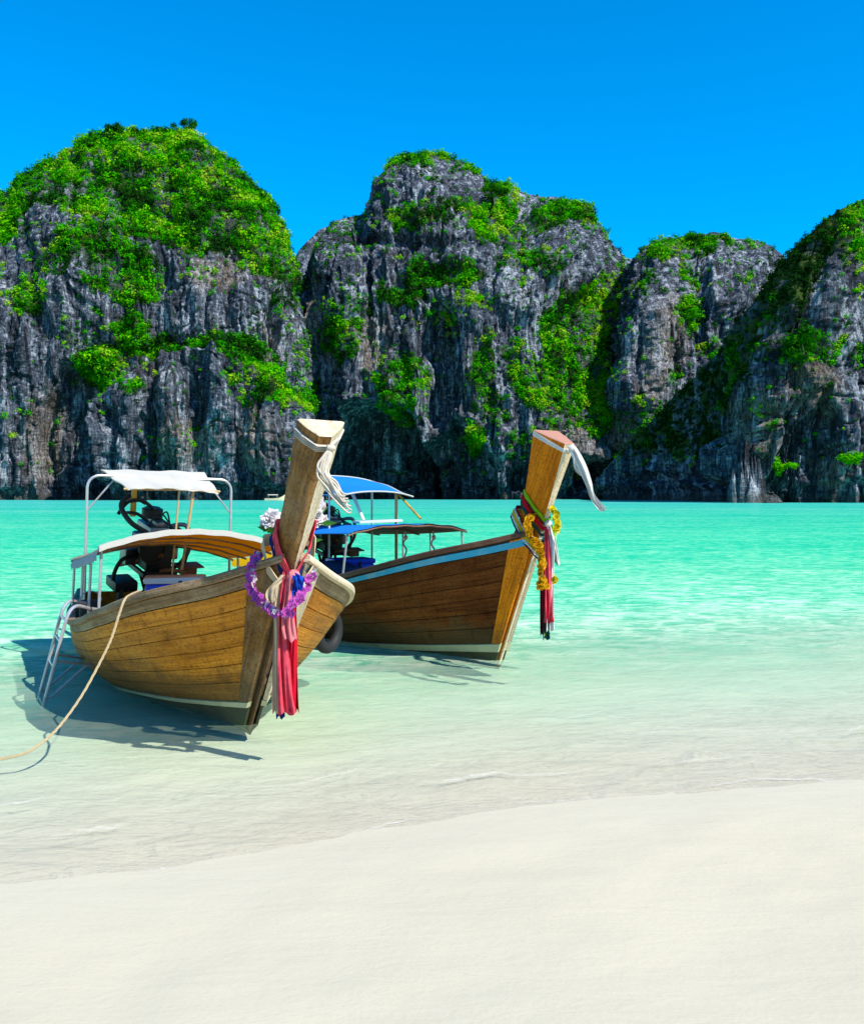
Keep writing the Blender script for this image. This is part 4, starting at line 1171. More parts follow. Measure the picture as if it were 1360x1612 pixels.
# ---- farther boat: awnings
D2 = 3.6


def up2(u, v):
    y = -0.40 + 1.12 * v
    return L2(D2 - 0.5 + 0.95 * u, y, 1.735 + 0.215 * u - 0.055 * abs(2 * v - 1) ** 2.5 + 0.012 * math.sin(u * 8 + v * 3))


sheet(up2, 12, 20, 0.008, 'upper_awning', M_BLUET, boat2)
MB().tube([up2(0, v) + Vector((0, 0, -0.004)) for v in np.linspace(0, 1, 16)] + [up2(u, 1) for u in np.linspace(0.1, 1, 8)] + [up2(1, v) for v in np.linspace(0.95, 0, 16)] + [up2(u, 0) for u in np.linspace(0.9, 0.1, 8)], 0.011, 6, closed=True).build('awning_hem', M_WHITE, boat2)
pipe_part('awning_post', [L2(D2 - 0.3, 0.60, 0.55), L2(D2 - 0.3, 0.60, 1.74)], 0.020, M_ROD, boat2)
pipe_part('awning_post', [L2(D2 + 0.3, 0.62, 0.55), L2(D2 + 0.3, 0.62, 1.80)], 0.014, M_WPIPE, boat2)
pipe_part('awning_post', [L2(D2 - 0.2, -0.34, 0.55), L2(D2 - 0.2, -0.34, 1.75)], 0.013, M_WPIPE, boat2)
pipe_part('awning_brace', [L2(D2 - 0.3, 0.62, 1.72), L2(D2 - 0.75, 0.66, 1.40)], 0.014, M_YPAINT, boat2)
pipe_part('awning_brace', [L2(D2 - 0.1, 0.02, 1.80), L2(D2 - 0.3, 0.10, 1.38)], 0.022, M_WPIPE, boat2)

E0, E1, EW = 2.15, 4.1, 0.84


def low2(u, v, dz=0.0):
    y = -EW + 2 * EW * v
    z = 1.375 - 0.10 * abs(2 * v - 1) ** 1.8 - 0.10 * u + 0.010 * math.sin(v * 9 + u * 4) + 0.006 * math.sin(v * 31)
    return L2(E0 + (E1 - E0) * u, y, z + dz)


sheet(lambda u, v: low2(u, v * 0.62), 12, 20, 0.006, 'lower_awning', M_BLUET, boat2)
sheet(lambda u, v: low2(u, 0.62 + v * 0.38, 0.001), 12, 14, 0.006, 'lower_awning', M_NAVYT, boat2)['label'] = 'dark blue far half of the lower awning'
sheet(lambda u, v: low2(u * 0.97 + 0.015, 0.01 + v * 0.98, -0.014), 12, 24, 0.004, 'awning_lining', M_MAROON, boat2)
for u in (0.0, 0.5, 0.97):
    pipe_part('awning_rib', [low2(u, v, -0.026) for v in np.linspace(0, 1, 16)], 0.011, M_RAIL2, boat2)
for d, y, top, lean in ((2.2, -0.82, 1.27, 0.06), (3.0, -0.83, 1.22, -0.05), (4.0, -0.82, 1.15, 0.05), (2.2, 0.80, 1.27, 0.0), (2.85, 0.81, 1.24, 0.03), (3.45, 0.81, 1.20, 0.05)):
    z0 = float(np.interp(d, B2.ss, B2.gz)) - 0.1
    pipe_part('awning_post', [L2(d + lean, y * 1.05, z0), L2(d + lean * 0.4, y * 1.02, z0 + 0.35), L2(d, y, top)], 0.013, M_PIPE, boat2)
engine(boat2, Matrix.Translation(L2(4.05, 0.0, 1.02)) @ Matrix.Rotation(R(10), 4, 'Y') @ Matrix.Rotation(R(-5), 4, 'Z'), blue=True)

# ================================================================== THINGS ON AND AROUND THE BOATS
class Thing:
    """a top-level thing: an Empty at its base and parts built in world metres"""
    def __init__(s, name, origin, label, cat, group=None):
        s.o = Vector(origin); s.root = empty(name, Matrix.Translation(s.o)); tag(s.root, label, cat, group)

    def part(s, mb, name, mat, parent=None):
        mb.v = [q - s.o for q in mb.v]
        return mb.build(name, mat, parent or s.root)


def stem_at(b, py):
    """point on the front edge of a boat's stem seen at row py"""
    lo, hi = 0.0, b.ztop + 0.1
    for _ in range(40):
        z = (lo + hi) / 2
        p = b.W(b.axis(z) + Vector((b.axis(1).normalized().z, 0, -b.axis(1).normalized().x)) * 0.05)
        y = HY - F * (p.z - CH) / p.y
        if y > py: lo = z
        else: hi = z
    return z, p


def band(b, zf, zb, gap, width, flare=0.0, n=40, thick=0.006, sag=0.0):
    """a strip of cloth wound once round the prow, low in front and high behind"""
    rows = []
    zm = (zf + zb) / 2
    g_ = lambda z, k: float(np.interp(z / b.ztop, b.prof['q'], b.prof[k]))
    f_, k_, d_, h_ = g_(zm, 'f'), g_(zm, 'bk'), g_(zm, 'dep'), g_(zm, 'sh')
    m_ = f_ + (k_ - f_) * 0.62
    yo_ = float(np.interp(zm / b.ztop, b.prof['q'], b.prof.get('yo', [0] * len(b.prof['q']))))
    poly = [(0, 0), (0, f_), (-d_ * 0.5, m_), (-d_ * 0.97, k_), (-d_, k_ * 0.93), (-d_, -k_ * 0.93), (-d_ * 0.97, -k_), (-d_ * 0.5, -m_), (0, -f_), (0, 0)]
    poly = [(q[0], q[1] + yo_ * (1 + q[0] / d_)) for q in poly]
    cx_ = -d_ * 0.6
    big = []
    for (x_, y_) in poly:
        v_ = Vector((x_ - cx_, y_)); v_ = v_ + v_.normalized() * gap * 1.25
        big.append(Vector((v_.x + cx_, v_.y)))
    cum = [0.0]
    for i in range(1, len(big)): cum.append(cum[-1] + (big[i] - big[i - 1]).length)
    n = 56
    for i in range(n + 1):
        t = cum[-1] * i / n; th = 2 * math.pi * i / n
        x_ = float(np.interp(t, cum, [q.x for q in big])); y_ = float(np.interp(t, cum, [q.y for q in big]))
        z = zf + (zb - zf) * min(1.0, max(0.0, (-x_ + gap) / (d_ + 2 * gap))) - sag * math.sin(th) ** 2
        p = b.axis(z) + b.e1 * (0.045 + h_ + x_) + Vector((0, y_, 0))
        out = (b.e1 * (x_ - cx_) + Vector((0, y_, 0))).normalized()
        wob = 0.004 * math.sin(th * 7) * min(1, gap * 60)
        w2 = width / 2 * (0.72 + 0.28 * (1 - math.cos(th)) / 2)
        up = b.ax * w2
        rows.append([b.W(p + up + out * (flare + wob)), b.W(p + up * 0.33 + out * (0.006 + wob)), b.W(p - up * 0.33 + out * (0.004 - wob)), b.W(p - up - out * wob),
                     b.W(p - up - out * thick), b.W(p + up - out * thick + out * flare)])
    return MB().sweep(rows, True, False)


def strip(path, width, fold=0.02, nf=2.0, n=30, m=12, ph=0.0, taper=(1, 1), wdir=None, thick=0.004):
    """hanging cloth with lengthways folds, along world points"""
    pts = bez(path, max(4, n // (len(path) - 1)))
    wd = Vector(wdir or (1, 0.15, 0)).normalized(); rows = []
    k = len(pts)
    for i, p in enumerate(pts):
        t = i / (k - 1)
        tg = (pts[min(i + 1, k - 1)] - pts[max(i - 1, 0)]).normalized()
        nr = tg.cross(wd).normalized()
        w_ = width * (taper[0] + (taper[1] - taper[0]) * t)
        row = []
        for j in range(m + 1):
            u_ = j / m - 0.5
            f_ = fold * (0.5 + 0.5 * t) * (math.sin(u_ * 2 * math.pi * nf * 0.7 + ph + 1.6 * math.sin(t * 4.1 + ph)) + 0.6 * math.sin(u_ * 2 * math.pi * nf * 1.45 + 2.2 * ph + 2.0 * math.sin(t * 2.3 + 1.7 * ph))) + 0.25 * fold * math.sin(u_ * 19 + t * 8 + ph)
            row.append(p + wd * (u_ * w_ * (1 + 0.16 * math.sin(t * 7 + ph * 2)) + 0.012 * math.sin(t * 5.3 + ph)) + nr * f_ + tg * (0.012 * math.sin(u_ * 9 + ph) * t))
        row += [q + nr * thick for q in row[::-1]]
        rows.append(row)
    return MB().sweep(rows, True, True)


def flower_mesh(name, mat, petals, r, layers=2, cup=0.5, seed=0):
    rr = random.Random(seed); mb = MB()
    for l in range(layers):
        for k in range(petals):
            th = 2 * math.pi * (k + 0.5 * l) / petals + rr.uniform(-0.15, 0.15)
            cp = cup * (0.4 + 0.8 * l) + rr.uniform(-0.15, 0.15); rl = r * (1 - 0.22 * l)
            d_ = Vector((math.cos(th) * math.cos(cp), math.sin(th) * math.cos(cp), math.sin(cp)))
            sd_ = Vector((-math.sin(th), math.cos(th), 0)) * rl * 0.42
            up = Vector((0, 0, rl * 0.12))
            mb.add([Vector((0, 0, 0)), d_ * rl * 0.6 + sd_, d_ * rl + up, d_ * rl * 0.6 - sd_], [(0, 1, 2), (0, 2, 3)])
    mb.ball((0, 0, r * 0.12), r * 0.16, 6, 4)
    return mb.mesh(name, mat, False)


def rot_to(n, spin=0.0):
    return Vector(n).normalized().to_track_quat('Z', 'Y').to_matrix().to_4x4() @ Matrix.Rotation(spin, 4, 'Z')


def string_of(thing, mesh, name, pts, step, out, jit=0.012, sc=(0.85, 1.2), alt=None):
    """blossoms threaded along a path"""
    L = 0; last = None; k = 0; rr = random.Random(len(pts)); acc = 0
    for i in range(1, len(pts)):
        seg = (pts[i] - pts[i - 1]).length; acc += seg
        if acc >= step:
            acc = 0
            n = (Vector(out) + Vector((rr.uniform(-1, 1), rr.uniform(-1, 1), rr.uniform(-1, 1))) * 0.9).normalized()
            me, nm = (mesh, name) if not alt or rr.random() > alt[2] else (alt[0], alt[1])
            o = link_mesh(nm, me, thing.root)
            p = pts[i] + Vector((rr.uniform(-1, 1), rr.uniform(-1, 1), rr.uniform(-1, 1))) * jit - thing.o
            o.matrix_local = Matrix.Translation(p) @ rot_to(n, rr.uniform(0, 6)) @ Matrix.Scale(rr.uniform(*sc), 4)
            k += 1
    return k


# ---- sashes on the nearer prow
z1, kn1 = stem_at(B1, 907)
kn1 = kn1 + Vector((0.01, -0.055, 0))
Y1 = kn1.y
T_ = Thing('sash', kn1, 'red and pink sash knotted round the nearer prow with long tails', 'sash', 'cloths tied round the nearer prow')
T_.part(band(B1, z1 + 0.01, z1 + 0.22, 0.024, 0.165, 0.014), 'sash_band', C_PINK)
kb = MB().ball(kn1 + Vector((0, -0.015, 0)), 0.042, 10, 8, (1.1, 0.8, 1.2), 0.10); T_.part(kb, 'knot', C_ROSE)
T_.part(strip([PX(452, 900, Y1), PX(446, 950, Y1 - 0.02), PX(449, 1030, Y1), PX(455, 1124, Y1 + 0.01)], 0.105, 0.020, 2.2, ph=0.4, taper=(0.55, 1.0)), 'sash_tail', C_PINK)
T_.part(strip([PX(456, 900, Y1 - 0.03), PX(456, 955, Y1 - 0.05), PX(457, 1008, Y1 - 0.04)], 0.08, 0.018, 1.6, ph=1.4, taper=(0.5, 1.1)), 'sash_tail', C_ROSE)
T_.part(strip([PX(460, 905, Y1 + 0.03), PX(464, 1000, Y1 + 0.02), PX(462, 1060, Y1 + 0.03), PX(460, 1120, Y1 + 0.02)], 0.075, 0.020, 1.7, ph=2.6, taper=(0.5, 1.0)), 'sash_tail', C_RED)['label'] = 'deep red tail of the sash'
T_ = Thing('sash', kn1 + Vector((0.03, 0.02, 0)), 'dark blue sash on the nearer prow with a bright blue bow', 'sash', 'cloths tied round the nearer prow')
T_.part(band(B1, z1 - 0.03, z1 + 0.16, 0.036, 0.06, 0.004), 'sash_band', C_NAVY)
for k, (a_, b_) in enumerate((((462, 912), (478, 915)), ((460, 915), (473, 925)))):
    T_.part(strip([PX(a_[0], a_[1] - 8, Y1 - 0.03), PX((a_[0] + b_[0]) / 2, a_[1] - 2, Y1 - 0.06), PX(b_[0] - 3, b_[1] + 2, Y1 - 0.03), PX(b_[0] - 6, b_[1] + 14, Y1 - 0.02)], 0.05, 0.012, 1.5, ph=k), 'bow_loop', C_BLUE)
T_.part(strip([PX(450, 905, Y1 + 0.05), PX(446, 1010, Y1 + 0.05), PX(443, 1130, Y1 + 0.05)], 0.05, 0.012, 1.5, ph=0.7), 'sash_tail', C_NAVY)
T_ = Thing('sash', kn1 + Vector((-0.05, 0.03, -0.05)), 'cream sash slung lowest round the nearer prow with one thin tan tail', 'sash', 'cloths tied round the nearer prow')
T_.part(band(B1, z1 - 0.075, z1 + 0.12, 0.070, 0.095, 0.014), 'sash_band', C_CREAM)
T_.part(strip([PX(440, 915, Y1 + 0.02), PX(432, 940, Y1 + 0.0), PX(437, 1000, Y1 + 0.02), PX(437, 1122, Y1 + 0.03)], 0.045, 0.012, 1.2, ph=0.3), 'sash_tail', C_CREAM)
T_.part(strip([PX(446, 905, Y1 + 0.0), PX(432, 925, Y1 - 0.02), PX(428, 946, Y1 - 0.01)], 0.06, 0.012, 1.2, ph=1.3), 'sash_tail', C_CREAM)

# ---- purple orchid garland
orch = flower_mesh('blossom', F_PURPLE, 5, 0.033, 2, 0.35, 1); orchw = flower_mesh('white_blossom', F_WHITE, 5, 0.029, 2, 0.4, 2)
gp = bez([PX(410, 872, 6.50), PX(396, 892, 6.36), PX(397, 920, 6.30), PX(406, 942, 6.27), PX(420, 955, 6.24), PX(438, 966, 6.18), PX(456, 960, 6.16), PX(468, 944, 6.22), PX(478, 926, 6.34), PX(488, 905, 6.48), PX(484, 880, 6.60)], 26)
T_ = Thing('garland', gp[130], 'purple and white orchid garland hung round the nearer bow', 'garland')
T_.part(MB().tube(gp, 0.006, 6), 'string', M_ROPEW)
string_of(T_, orch, 'blossom', gp, 0.0085, (0.1, -1, 0.25), 0.022, (0.8, 1.15), (orchw, 'white_blossom', 0.2))

# ---- bouquet tucked behind the nearer prow
fw = flower_mesh('flower', F_WHITE, 7, 0.062, 3, 0.45, 5); fy = flower_mesh('yellow_flower', F_YEL, 6, 0.05, 2, 0.4, 6)
o0 = PX(462, 850, 6.62)
T_ = Thing('flower_bouquet', o0, 'bouquet of white and yellow flowers tucked behind the nearer prow', 'bouquet')
rr = random.Random(4)
for (px_, py_, me_, nm_, s_) in [(424, 819, fw, 'flower', 1.15), (430, 812, fw, 'flower', 1.0), (421, 827, fw, 'flower', 0.9), (434, 824, fw, 'flower', 0.9), (497, 795, fw, 'flower', 1.25), (490, 800, fw, 'flower', 1.1), (505, 800, fw, 'flower', 1.0), (500, 815, fw, 'flower', 0.9),
                                (508, 819, fw, 'flower', 0.8), (492, 821, fy, 'yellow_flower', 1.0), (487, 829, fy, 'yellow_flower', 1.0), (484, 838, fy, 'yellow_flower', 0.9), (496, 824, fw, 'flower', 0.7)]:
    p = PX(px_, py_, 6.62 + rr.uniform(-0.04, 0.04))
    o = link_mesh(nm_, me_, T_.root); o.matrix_local = Matrix.Translation(p - o0) @ rot_to((rr.uniform(-0.5, 0.5), -1, rr.uniform(0, 0.8)), rr.uniform(0, 6)) @ Matrix.Scale(s_, 4)
    T_.part(MB().tube(bez([o0 + Vector((rr.uniform(-0.03, 0.03), 0.02, -0.02)), (o0 + p) / 2 + Vector((0, 0.03, 0.02)), p], 5), 0.004, 5), 'stem', F_LEAF)
lm = MB()
lm.add([(0, 0, 0), (0.022, 0, 0.05), (0, 0.006, 0.12), (-0.022, 0, 0.05)], [(0, 1, 2), (0, 2, 3)])
lmesh = lm.mesh('leaf', F_LEAF, False)
for (px_, py_) in [(428, 834), (422, 838), (434, 840), (426, 844), (432, 832), (438, 846), (488, 814), (494, 812), (486, 845), (482, 852), (490, 840), (500, 808), (504, 824)]:
    o = link_mesh('leaf', lmesh, T_.root)
    o.matrix_local = Matrix.Translation(PX(px_, py_, 6.6 + rr.uniform(-0.04, 0.03)) - o0) @ Matrix.Rotation(rr.uniform(-1.6, 1.6), 4, 'Y') @ Matrix.Rotation(rr.uniform(-0.6, 0.6), 4, 'X')

# ---- frayed rope tassel at the top of the nearer prow
zt, kt = stem_at(B1, 706); kt = kt + Vector((0.02, -0.04, 0))
T_ = Thing('rope_tassel', kt, 'frayed pale rope tassel wound round the top of the nearer prow', 'rope tassel')
for k in range(4):
    T_.part(band(B1, zt - 0.018 + 0.011 * k, B1.ztop - 0.085 + 0.014 * k, 0.004 + 0.002 * k, 0.014, 0, thick=0.010), 'cord', M_ROPEW)
T_.part(MB().ball(kt, 0.026, 9, 7, (1.2, 0.9, 0.9), 0.12), 'knot', M_ROPEW)
rr = random.Random(9)
for k in range(20):
    e_ = rr.uniform(-1, 1); ln = rr.uniform(0.72, 1.03)
    mid = PX(490 + 18 * 1 + e_ * 9, 742 + rr.uniform(-5, 5), kt.y - 0.03 + rr.uniform(-0.03, 0.03)); far = PX(490 + 58 * ln + e_ * 5, 706 + 96 * ln - e_ * 3, kt.y - 0.05 + rr.uniform(-0.02, 0.02))
    q1 = mid.lerp(far, 0.5) + Vector((rr.uniform(-0.02, 0.02), 0, rr.uniform(-0.015, 0.03)))
    T_.part(MB().tube(bez([kt, kt.lerp(mid, 0.55) + Vector((rr.uniform(-0.015, 0.02), 0, rr.uniform(-0.005, 0.03))), mid, q1, far, far + Vector((0.03, 0, -0.012 + rr.uniform(-0.01, 0.01)))], 6), [0.0075] * 24 + [0.006] * 6 + [0.0015], 5), 'strand', M_ROPEW)

# ---- white cloth at the top of the farther prow
zt2, kt2 = stem_at(B2, 706); kt2 = kt2 + Vector((0.02, -0.05, 0))
T_ = Thing('white_cloth', kt2, 'white cloth knotted round the top of the farther prow, its tail blowing right', 'cloth')
T_.part(band(B2, B2.ztop - 0.055, B2.ztop - 0.022, 0.004, 0.05, 0.003), 'cloth_band', C_WHITE)
T_.part(MB().ball(kt2, 0.035, 9, 7, (1.1, 0.8, 1.0), 0.12), 'knot', C_WHITE)
T_.part(strip([kt2, PX(913, 732, kt2.y - 0.05), PX(926, 762, kt2.y - 0.08), PX(934, 782, kt2.y - 0.06), PX(950, 803, kt2.y - 0.1)], 0.085, 0.022, 1.6, taper=(0.9, 0.75), wdir=(1, 0.1, 0.5)), 'cloth_tail', C_WHITE)
T_.part(strip([kt2, PX(905, 730, kt2.y - 0.02), PX(914, 748, kt2.y - 0.02)], 0.05, 0.012, 1.2, taper=(0.8, 0.3), wdir=(1, 0.1, 0.5), ph=1.0), 'cloth_tail', C_WHITE)

# ---- sashes on the farther prow
zs, ks = stem_at(B2, 824); ks = ks + Vector((0.02, -0.05, 0)); Y2 = ks.y
GRP = 'cloths tied round the farther prow'
T_ = Thing('sash', ks, 'lime green sash, uppermost of the cloths round the farther prow', 'sash', GRP)
T_.part(band(B2, zs + 0.035, zs + 0.19, 0.016, 0.05, 0.004), 'sash_band', C_LIME)
for px0, px1, py1, mt, w_ in ((866, 862, 1000, C_LIME, 0.06), (872, 874, 884, C_LIME, 0.06)):
    T_.part(strip([PX(866, 824, Y2 - 0.01), PX((866 + px0) / 2 + 2, 850, Y2 - 0.02), PX(px1, py1 - 30, Y2), PX(px1, py1, Y2)], w_, 0.012, 1.5, taper=(0.5, 1)), 'sash_tail', mt)
T_ = Thing('sash', ks + Vector((0, -0.02, -0.02)), 'white sash with a thick hanging tail on the farther prow', 'sash', GRP)
T_.part(MB().ball(ks + Vector((0, -0.01, 0)), 0.036, 9, 7, (1, 0.8, 1), 0.1), 'knot', C_WHITE)
T_.part(strip([ks + Vector((0, -0.01, 0)), PX(867, 856, Y2 - 0.05), PX(868, 910, Y2 - 0.04), PX(867, 992, Y2 - 0.03)], 0.07, 0.014, 1.5, taper=(0.6, 1)), 'sash_tail', C_WHITE)
T_.part(strip([ks, PX(873, 850, Y2 - 0.02), PX(877, 890, Y2 - 0.02)], 0.045, 0.012, 1.2, taper=(0.6, 1), ph=2), 'sash_tail', C_WHITE)
T_ = Thing('sash', ks + Vector((-0.03, 0, -0.06)), 'crimson and pink sash with the longest bright tail on the farther prow', 'sash', GRP)
T_.part(band(B2, zs - 0.04, zs + 0.13, 0.022, 0.055, 0.006), 'sash_band', C_RED)
T_.part(band(B2, zs + 0.00, zs + 0.165, 0.019, 0.022, 0.002), 'sash_band', C_MAR)
T_.part(strip([PX(860, 832, Y2 - 0.03), PX(860, 870, Y2 - 0.07), PX(864, 930, Y2 - 0.07), PX(866, 978, Y2 - 0.06)], 0.10, 0.018, 2.0, taper=(0.4, 0.95)), 'sash_tail', C_PINK)
T_.part(strip([PX(858, 840, Y2 - 0.02), PX(858, 900, Y2 - 0.05), PX(861, 950, Y2 - 0.06), PX(863, 980, Y2 - 0.05)], 0.055, 0.012, 1.3, taper=(0.6, 1), ph=1), 'sash_tail', C_RED)
T_ = Thing('sash', ks + Vector((-0.03, 0.02, -0.12)), 'dark green sash under the crimson one on the farther prow', 'sash', GRP)
T_.part(band(B2, zs - 0.10, zs + 0.09, 0.026, 0.045, 0.004), 'sash_band', C_GREEN)
T_.part(strip([PX(858, 850, Y2 + 0.02), PX(858, 920, Y2), PX(861, 1006, Y2 - 0.01)], 0.065, 0.014, 1.5), 'sash_tail', C_GREEN)
T_ = Thing('sash', ks + Vector((-0.05, 0.03, -0.2)), 'maroon sash with a thin dark tail behind the marigolds on the farther prow', 'sash', GRP)
T_.part(band(B2, zs - 0.20, zs + 0.03, 0.05, 0.03, 0.004), 'sash_band', C_MAR)
T_.part(strip([PX(852, 868, Y2 + 0.04), PX(853, 930, Y2 + 0.02), PX(856, 1000, Y2 + 0.01)], 0.055, 0.014, 1.4), 'sash_tail', C_MAR)
T_ = Thing('sash', ks + Vector((-0.06, 0.04, -0.26)), 'yellow and white striped sash lowest on the farther prow against the rail', 'sash', GRP)
T_.part(band(B2, zs - 0.255, zs - 0.02, 0.062, 0.045, 0.004), 'sash_band', C_YEL)
T_.part(band(B2, zs - 0.285, zs - 0.05, 0.066, 0.022, 0.003), 'sash_band', C_WHITE)
T_.part(band(B2, zs - 0.225, zs + 0.005, 0.057, 0.018, 0.003), 'sash_band', C_WHITE)
T_.part(band(B2, zs - 0.31, zs - 0.075, 0.064, 0.020, 0.003), 'sash_band', C_NAVY)

mar = flower_mesh('marigold', F_MARI, 9, 0.032, 4, 0.4, 8); mary = flower_mesh('lemon_marigold', F_YEL, 9, 0.036, 4, 0.4, 9)
gp = bez([PX(846, 806, 9.35), PX(833, 815, 9.12), PX(831, 830, 9.02), PX(838, 846, 8.94), PX(846, 858, 8.88), PX(852, 872, 8.84), PX(853, 900, 8.84), PX(853, 924, 8.84)], 14)
T_ = Thing('garland', gp[50], 'orange marigold garland looped on the left of the farther prow', 'garland')
T_.part(MB().tube(gp, 0.006, 6), 'string', M_ROPEW)
string_of(T_, mar, 'marigold', gp, 0.006, (-0.2, -1, 0.2), 0.02, (0.85, 1.15))
string_of(T_, mar, 'marigold', [PX(846 + 1.0 * k, 921 + 3 * math.sin(k), 8.84) for k in range(14)], 0.012, (0, -1, 0.2), 0.012, (0.9, 1.2))
gp = bez([PX(868, 800, 9.2), PX(875, 815, 8.98), PX(876, 835, 8.9), PX(873, 860, 8.86), PX(871, 890, 8.86), PX(873, 916, 8.85)], 12)
T_ = Thing('garland', gp[30], 'lemon yellow garland hanging on the right of the farther prow', 'garland')
T_.part(MB().tube(gp, 0.006, 6), 'string', M_ROPEW)
string_of(T_, mary, 'lemon_marigold', gp[:26], 0.009, (0.3, -1, 0.2), 0.014, (0.85, 1.15))
string_of(T_, mary, 'lemon_marigold', gp[-6:], 0.01, (0.3, -1, 0.2), 0.01, (0.8, 1.0))

# ---- mooring rope of the nearer boat
rp = bez([PX(222, 930, 7.2), PX(207, 936, 6.92), PX(197, 944, 6.74), PX(188, 968, 6.68), PX(176, 1005, 6.62), PX(158, 1043, 6.55), PX(128, 1097, 6.42), PX(92, 1146, 6.28), PX(62, 1173, 6.18), PX(40, 1186, 6.13), PX(8, 1194, 6.10)], 10)
rp += bez([rp[-1], Vector((-2.95, 6.02, 0.012)), Vector((-3.4, 5.8, 0.012)), Vector((-4.2, 5.2, 0.0)), Vector((-5.0, 4.2, -0.02))], 8)[1:]
T_ = Thing('mooring_rope', rp[0], 'pale mooring rope running from the nearer hull down into the water at left', 'rope')
tw = []
for k in range(3):
    path = []
    for i, p in enumerate(rp):
        ph = i * 0.9 + k * 2.094
        path.append(p + Vector((math.cos(ph), math.sin(ph) * 0.6, math.sin(ph))) * 0.0045)
    T_.part(MB().tube(path, 0.0056, 6), 'rope_strand', M_ROPE)

# ---- boarding ladder
T_ = Thing('boarding_ladder', PX(66, 1105, 8.15), 'bent tubular boarding ladder hooked over the nearer hull, its foot in the water', 'ladder')
aft = (B1.M.to_3x3() @ Vector((-1, 0, 0))).normalized()
sides = []
for k, off in enumerate((-0.16, 0.16)):
    pts = [PX(160, 958, 8.75), PX(138, 955, 8.5), PX(118, 951, 8.3), PX(106, 960, 8.22), PX(98, 982, 8.18), PX(84, 1036, 8.15), PX(64, 1110, 8.12)]
    pts = [p + aft * off + Vector((0, 0, 0.015 * k)) for p in pts]
    pp = bez(pts, 8); sides.append(pp)
    T_.part(MB().tube(pp, 0.015, 8), 'ladder_rail', M_PIPE)
    hullp = PX(152, 1044, 8.55) + aft * off
    T_.part(MB().tube([pts[5], hullp], 0.012, 8), 'standoff', M_PIPE)
    T_.part(MB().tube([pts[5].lerp(hullp, 0.72), pts[6].lerp(pts[5], 0.12)], 0.012, 8), 'standoff_brace', M_PIPE)
for i in (30, 36, 41, 47):
    T_.part(MB().tube([sides[0][min(i, 47)], sides[1][min(i, 47)]], 0.013, 8), 'rung', M_PIPE)

# ---- cool boxes, bundle, plank, tyre, bucket, loose ropes


def cool_box(label, c, rotz, size, body, lid, groups):
    o = Vector(c); T = Thing('cool_box', o, label, 'cool box', groups)
    T.root.rotation_euler = (0, 0, rotz)
    sx, sy, sz = size
    MB().box((0, 0, sz * 0.39), (sx, sy, sz * 0.78), bev=0.03).build('box_body', body, T.root)
    MB().box((0, 0, sz * 0.87), (sx * 1.06, sy * 1.06, sz * 0.2), bev=0.035).build('lid', lid, T.root)
    for sg in (-1, 1):
        MB().tube(bez([(sg * sx * 0.51, -sy * 0.25, sz * 0.6), (sg * sx * 0.57, -sy * 0.2, sz * 0.5), (sg * sx * 0.57, sy * 0.2, sz * 0.5), (sg * sx * 0.51, sy * 0.25, sz * 0.6)], 4), 0.012, 6).build('handle', M_RUBBER, T.root)
    MB().box((0.05, -sy * 0.51, sz * 0.72), (0.035, 0.02, sz * 0.3), bev=0.004).build('latch', M_RUBBER, T.root)


h1 = math.atan2(-0.88, 0.474); h2 = math.atan2(-0.80, 0.60)
cool_box('blue cool box with a pale lid in front of the engine of the nearer boat', B1.W(L1(3.35, 0.02, 0.58)), h1 + R(75), (0.56, 0.34, 0.34), M_BOXB, M_BOXW, 'cool boxes on the boats')
cool_box('all blue cool box beside the engine of the farther boat', B2.W(L2(3.1, -0.22, 0.60)), h2 + R(80), (0.50, 0.36, 0.34), M_BOXB, M_BOXB, 'cool boxes on the boats')
# thwart blocks that carry the boxes
for nm, b_, par, L_, d_, z_ in (('locker', B1, boat1, L1, 3.35, 0.58), ('locker', B2, boat2, L2, 3.1, 0.60)):
    MB().box(L_(d_, -0.05, z_ - 0.26), (0.46, 1.2, 0.50), bev=0.01).build(nm, M_RAIL1, par)
oo = B2.W(L2(2.9, -0.55, 0.66))
bm_ = MB().ball((0, 0, 0.10), 0.26, 18, 12, (1.15, 0.8, 0.62), 0.09)
o = bm_.build('tarpaulin_bundle', M_NAVYT); o.location = oo
tag(o, 'crumpled dark blue tarpaulin bundle beside the all blue cool box', 'tarpaulin')
oo = B2.W(low2(0.55, 0.62)); rz = math.atan2(0.6, 0.8)
o = MB().box((0, 0, 0.03), (0.58, 0.26, 0.03), bev=0.006).build('white_board', M_BOXW); o.location = oo + Vector((0.05, 0, 0.012)); o.rotation_euler = (0, R(-1.5), rz - 0.2)
tag(o, 'white board lying on top of the blue lower awning', 'board')
tyc = PX(516, 993, 8.32)
T_ = Thing('tyre_fender', tyc, 'black tyre fender hanging between the two hulls', 'tyre')
ring = [tyc + Matrix.Rotation(R(62), 3, 'Z') @ Vector((0.15 * math.cos(t), 0, 0.15 * math.sin(t))) for t in np.linspace(0, 2 * math.pi, 29)[:-1]]
T_.part(MB().tube(ring, 0.05, 10, closed=True), 'tyre', M_RUBBER)
T_.part(MB().tube(bez([ring[7], tyc + Vector((0.0, -0.02, 0.30)), PX(522, 950, 8.3)], 5), 0.008, 6), 'fender_line', M_ROPE)
